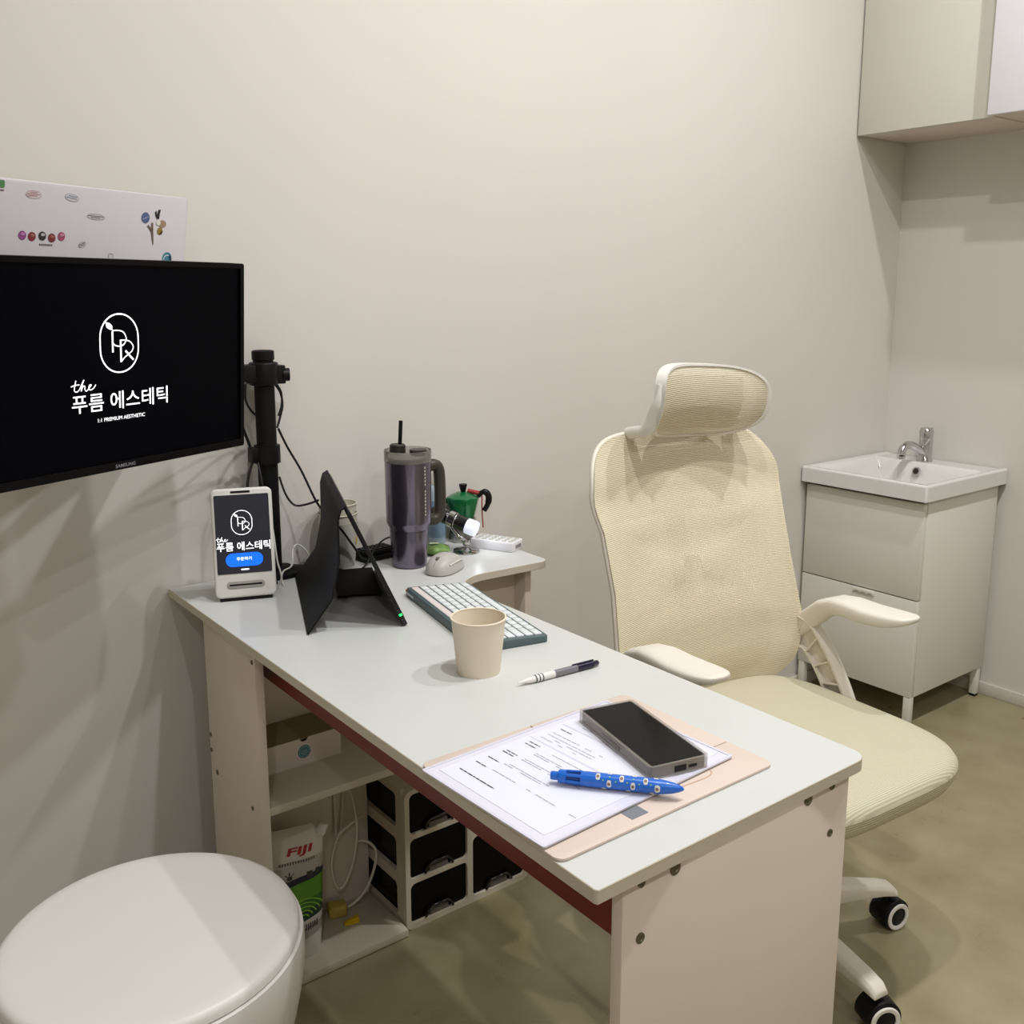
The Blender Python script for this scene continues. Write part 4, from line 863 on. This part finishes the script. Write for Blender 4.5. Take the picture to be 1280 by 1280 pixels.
# ------------------------------------------------------------------ blue pen
BLU = mat('bright blue plastic', '1464c8', .3, coat=.3)
AM, LN = axisframe((.0945, -1.0495, DZ + .0176), (.192, -1.164, DZ + .0170))
t = thing('pen', 'chunky bright blue pen with white flower dots lying across the papers', 'pen', M=AM)
PR_ = .0085
MB().lathe([(0, .035), (.0082, .035), (PR_, .042), (PR_, .118), (.0080, .128), (.0062, .139), (.0042, .146), (.0022, .1505), (0, .152)], 28).build('barrel', BLU, t)
MB().lathe([(0, 0), (.0046, 0), (.005, .002), (.005, .008), (.007, .009), (.0078, .012), (.0078, .018), (.006, .019), (0, .019)], 24).build('push_button', BLU, t)
MB().lathe([(0, .019), (.0058, .019), (.0058, .036), (0, .036)], 20).build('slider_core', mat('deep blue plastic', '0c3d86', .35), t)
for k in range(6):
    a = 2 * pi * k / 6 + .3
    MB().tube([(.0068 * math.cos(a), .0068 * math.sin(a), .018), (.0074 * math.cos(a), .0074 * math.sin(a), .037)], .0016, 8).build('slider', BLU, t)
dw = mat('white flower dots', 'dcd9d2', .5); db = mat('brown flower centres', '8a6f5c', .5); dg = mat('green specks', '8cc060', .5)
for k, (z, a) in enumerate([(.055, 32), (.082, 32), (.109, 32), (.068, 84), (.095, 84), (.122, 84), (.062, 150), (.09, 150), (.116, 150), (.068, -28), (.096, -28), (.12, -28)]):
    # angle measured from the upward side of the lying barrel
    aa = math.radians(a) - pi / 2; dd = V((math.cos(aa), math.sin(aa), 0))
    mm = frame((-dd.y, dd.x, 0), (0, 0, 1), dd, dd * PR_ + V((0, 0, z)))
    MB().lathe([(0, .0004), (.0022, .0002), (.0042, -.0008)], 14, mm).build('flower_dot', dw, t)
    MB().lathe([(0, .0008), (.0019, .0005)], 10, mm).build('flower_centre', db, t)
for k, (z, a) in enumerate([(.061, 60), (.0685, 30), (.0755, 62), (.0885, 60), (.0955, 30), (.102, 62), (.115, 58)]):
    aa = math.radians(a) - pi / 2; dd = V((math.cos(aa), math.sin(aa), 0)); mm = frame((-dd.y, dd.x, 0), (0, 0, 1), dd, dd * (PR_ + .0002) + V((0, 0, z)))
    MB().disc(0, 0, .0009, .0001, 8, mm).build('speck', dg, t)

# ------------------------------------------------------------------ shelf contents
t = thing('white_box', 'shallow white card box with a round teal seal on the shelf', 'box', (.155, -.208, .4112)); 
bw, bd_, bh_ = .0765, .051, .053; BXM = mat('white card box', 'd6c8c0', .55, var=.015); BXI = mat('brown box sheet', '8b7a5e', .7)
nt_ = [(-bw, 0), (bw, 0), (bw, bh_), (.008, bh_)] + [(.008 * math.cos(math.radians(a)), bh_ - .007 * math.sin(math.radians(a))) for a in range(20, 180, 20)] + [(-.008, bh_), (-bw, bh_)]
MB().prism(nt_, 0, .0015, frame((1, 0, 0), (0, 0, 1), (0, -1, 0), (0, -bd_ + .0015, 0))).build('front_wall', BXM, t)
MB().box(-bw, -bw + .0015, -bd_ + .0016, bd_, 0, bh_).build('side_wall', BXM, t); MB().box(bw - .0015, bw, -bd_ + .0016, bd_, 0, bh_).build('side_wall', BXM, t)
MB().box(-bw + .0016, bw - .0016, bd_ - .0015, bd_, 0, bh_).build('rear_wall', BXM, t)
MB().box(-bw + .0016, bw - .0016, -bd_ + .0016, bd_ - .0016, 0, .001).build('base_card', BXM, t)
MB().box(-bw + .0016, bw - .0016, -bd_ + .0045, bd_ - .0016, bh_ - .004, bh_ - .002).build('inner_sheet', BXI, t)  # brown sheet lying just below the box rim
mm = frame((1, 0, 0), (0, 0, 1), (0, -1, 0), (.0, -bd_ - .0001, .026))
sl = MB().lathe([(0, .0005), (.0125, .0005), (.013, 0)], 24, mm).build('round_seal', mat('teal seal', '4d7a80', .5), t)
sk = MB(); sk.ribbon([(.0105 * math.cos(2 * pi * k / 20), .0105 * math.sin(2 * pi * k / 20)) for k in range(21)], .0007, .0008, mm)
for y, a in ((.002, .006), (-.002, .007), (-.0055, .004)): sk.ribbon([(-a, y), (a, y)], .0012, .0008, mm)
sk.build('seal_print', mat('pale teal print', '9fc0c2', .5), sl, smooth=0)

# refill pouch
pz = mat('refill pouch print', 'd5d0c6', .32, coat=.2); nt, I = nodes(pz); tc = nt.nodes.new('ShaderNodeTexCoord'); sx_ = nt.nodes.new('ShaderNodeSeparateXYZ'); nt.links.new(tc.outputs['Object'], sx_.inputs[0])
ad = nt.nodes.new('ShaderNodeMath'); ad.operation = 'MULTIPLY_ADD'; ad.inputs[1].default_value = -.10; nt.links.new(sx_.outputs[0], ad.inputs[0]); nt.links.new(sx_.outputs[2], ad.inputs[2])
cr = nt.nodes.new('ShaderNodeValToRGB'); cr.color_ramp.interpolation = 'CONSTANT'; el = cr.color_ramp.elements; el[0].position = 0; el[0].color = lin('c9c6bf'); el[1].position = .95; el[1].color = lin('d8d3c8')
sc_ = nt.nodes.new('ShaderNodeMath'); sc_.operation = 'MULTIPLY'; sc_.inputs[1].default_value = 1 / .256
nt.links.new(ad.outputs[0], sc_.inputs[0]); nt.links.new(sc_.outputs[0], cr.inputs[0])
for ps, h in ((.15, '9a968f'), (.235, 'd4d2cc'), (.29, '0f3a26'), (.36, '2f7426'), (.44, '5e9a26'), (.575, '1a2238'), (.62, 'b9b6ae'), (.72, 'd8d3c8')): q = el.new(ps); q.color = lin(h)
nt.links.new(cr.outputs[0], I['Base Color'])
t = thing('refill_pouch', 'white and green refill pouch with red FIJI lettering under the shelf', 'pouch', (.122, -.238, .0185), math.radians(-12))
def pouch(sgn):
    def f(u, v):
        z = .247 * v; hw = .064 * (1 - .10 * (1 - v)) ; x = (u - .5) * 2 * hw
        if v > .9: x = x if x < 0 else x * (1 - .35 * (v - .9) / .1)
        bulge = .030 * max(0, 1 - v) ** .6 * max(0, 1 - (2 * u - 1) ** 2) ** .5 + .006 * math.sin(pi * v) * (1 - (2 * u - 1) ** 2)
        wr = .0016 * math.sin(14 * u + 9 * v) * math.sin(pi * u) * math.sin(pi * v)
        return (x + .012 * v, sgn * (bulge + .0008) + wr + .028 * v * v, z)
    return f
mb = MB().grid(pouch(-1), 28, 36); mb.grid(pouch(1), 28, 36); mb.build('pouch_body', pz, t, smooth=80)
fr = pouch(-1)
def onpouch(mb, u0, u1, v0, v1):               # wrap flat print onto the front film
    vv = []
    for p in mb.v:
        q = fr(min(1, max(0, u0 + (u1 - u0) * p.x)), min(1, max(0, v0 + (v1 - v0) * p.y))); vv.append(V((q[0], q[1] - .0009, q[2])))
    mb.v = vv; return mb
mb = MB(); mb.text('FIJI', 0, 0, 1, 1, 0, bold=.03); mb.v = [V((p.x + .12 * p.y, p.y, 0)) for p in mb.v]
onpouch(mb, .40, .78, .80, .87).build('red_lettering', mat('red print', 'b01c20', .4), t, smooth=0, fixn=False)
mb = MB(); 
for k in range(14): mb.flat([(k / 14, 0), (k / 14 + .05, 0), (k / 14 + .05, 1), (k / 14, 1)])
onpouch(mb, .28, .86, .755, .775).build('caption_print', mat('grey caption', '6c6660', .5), t, smooth=0, fixn=False)
mb = MB()
for k in range(5):
    a0 = .1 + .03 * k
    rr = .16 + .11 * k; mb.ribbon([(.5 + rr * math.cos(math.radians(a)), .1 + rr * math.sin(math.radians(a))) for a in range(20, 165, 12)], .035)
onpouch(mb, .3, .95, .30, .56).build('swirl_print', mat('light green swirl', '8fc24a', .4), t, smooth=0, fixn=False)
mb = MB()
for a in range(0, 360, 45): mb.ribbon([(.25 + .06 * math.cos(math.radians(a)), .5 + .25 * math.sin(math.radians(a))), (.25 + .14 * math.cos(math.radians(a)), .5 + .55 * math.sin(math.radians(a)))], .03)
mb.disc(.25, .5, .06, 0, 10, ry=.22); mb.flat([(.62, .1), (.75, .1), (.75, .7), (.62, .7)]); mb.flat([(.82, .15), (.92, .15), (.92, .75), (.82, .75)])
onpouch(mb, .25, .98, .63, .70).build('icon_print', mat('dark icon print', '3a3833', .5), t, smooth=0, fixn=False)
mb = MB()
for k in range(9): mb.flat([(k / 9, 0), (k / 9 + .06, 0), (k / 9 + .06, 1), (k / 9, 1)])
onpouch(mb, .55, .9, .235, .285).build('block_print', mat('black block print', '2a2a2c', .5), t, smooth=0, fixn=False)
cpm = frame((1, 0, -.4), (0, 1, 0), (.4, 0, 1), (.068, .022, .222))
MB().lathe([(0, 0), (.0085, 0), (.0085, .004), (.0105, .005), (.0105, .022), (.009, .024), (0, .024)], 20, cpm).build('spout_cap', WPL, t)
def lying(label, pts, r, m): return cable(label, pts, r, m)
lying('white cable coil hanging below the shelf against the drawer unit', [(.285, -.172, .395), (.277, -.177, .31), (.29, -.182, .27), (.298, -.187, .20), (.285, -.192, .13), (.26, -.194, .085), (.243, -.192, .09), (.237, -.188, .14), (.255, -.184, .19), (.282, -.177, .2), (.318, -.178, .215)], .003, WPL2)
lying('thin white cable strand hanging beside the refill pouch', [(.26, -.159, .396), (.273, -.16, .33), (.281, -.161, .28), (.277, -.162, .22), (.268, -.165, .165), (.262, -.164, .18), (.262, -.161, .24), (.262, -.159, .27)], .0025, WPL2)
lying('white power lead curving from the yellow plug to the drawers', [(.268, -.196, .033), (.29, -.2, .045), (.312, -.203, .07), (.328, -.203, .105), (.334, -.2, .135), (.329, -.19, .15), (.318, -.175, .155), (.304, -.164, .15)], .003, WPL2)
lying('thin black cable hanging behind the pouch under the shelf', [(.095, -.162, .395), (.09, -.164, .34), (.08, -.164, .28), (.072, -.164, .2), (.07, -.164, .0215)], .0025, RUB)
t = thing('power_plug', 'dull yellow rubber plug behind the refill pouch on the floor board', 'plug', (.248, -.186, .0185), math.radians(-15))
YEL2 = mat('dull yellow rubber', 'b9a24a', .55)
MB().prism(rrect(-.018, .018, -.013, .013, .005, 3), 0, .026).build('plug_body', YEL2, t, bevel=.003)
for k in range(3): MB().box(-.019 + .009 * k, -.016 + .009 * k, -.0135, .0135, .004, .022).build('grip_ridge', YEL2, t, bevel=.0008)
t = thing('yellow_clip', 'small bright yellow plastic clip lying on the floor board', 'clip', (.258, -.228, .0183), math.radians(-8))
YEL = mat('bright yellow plastic', 'd8b414', .4)
MB().prism([(-.016, -.004), (.014, -.007), (.016, .007), (-.016, .004)], 0, .006).build('clip_base', YEL, t, bevel=.001)
MB().loft([[V((x, a * .5, .006)), V((x, -a * .5, .006)), V((x, -a * .5, z)), V((x, a * .5, z))] for x, a, z in ((-.014, .006, .0075), (.0, .009, .011), (.014, .012, .013))]).build('clip_lever', YEL, t, bevel=.0006)
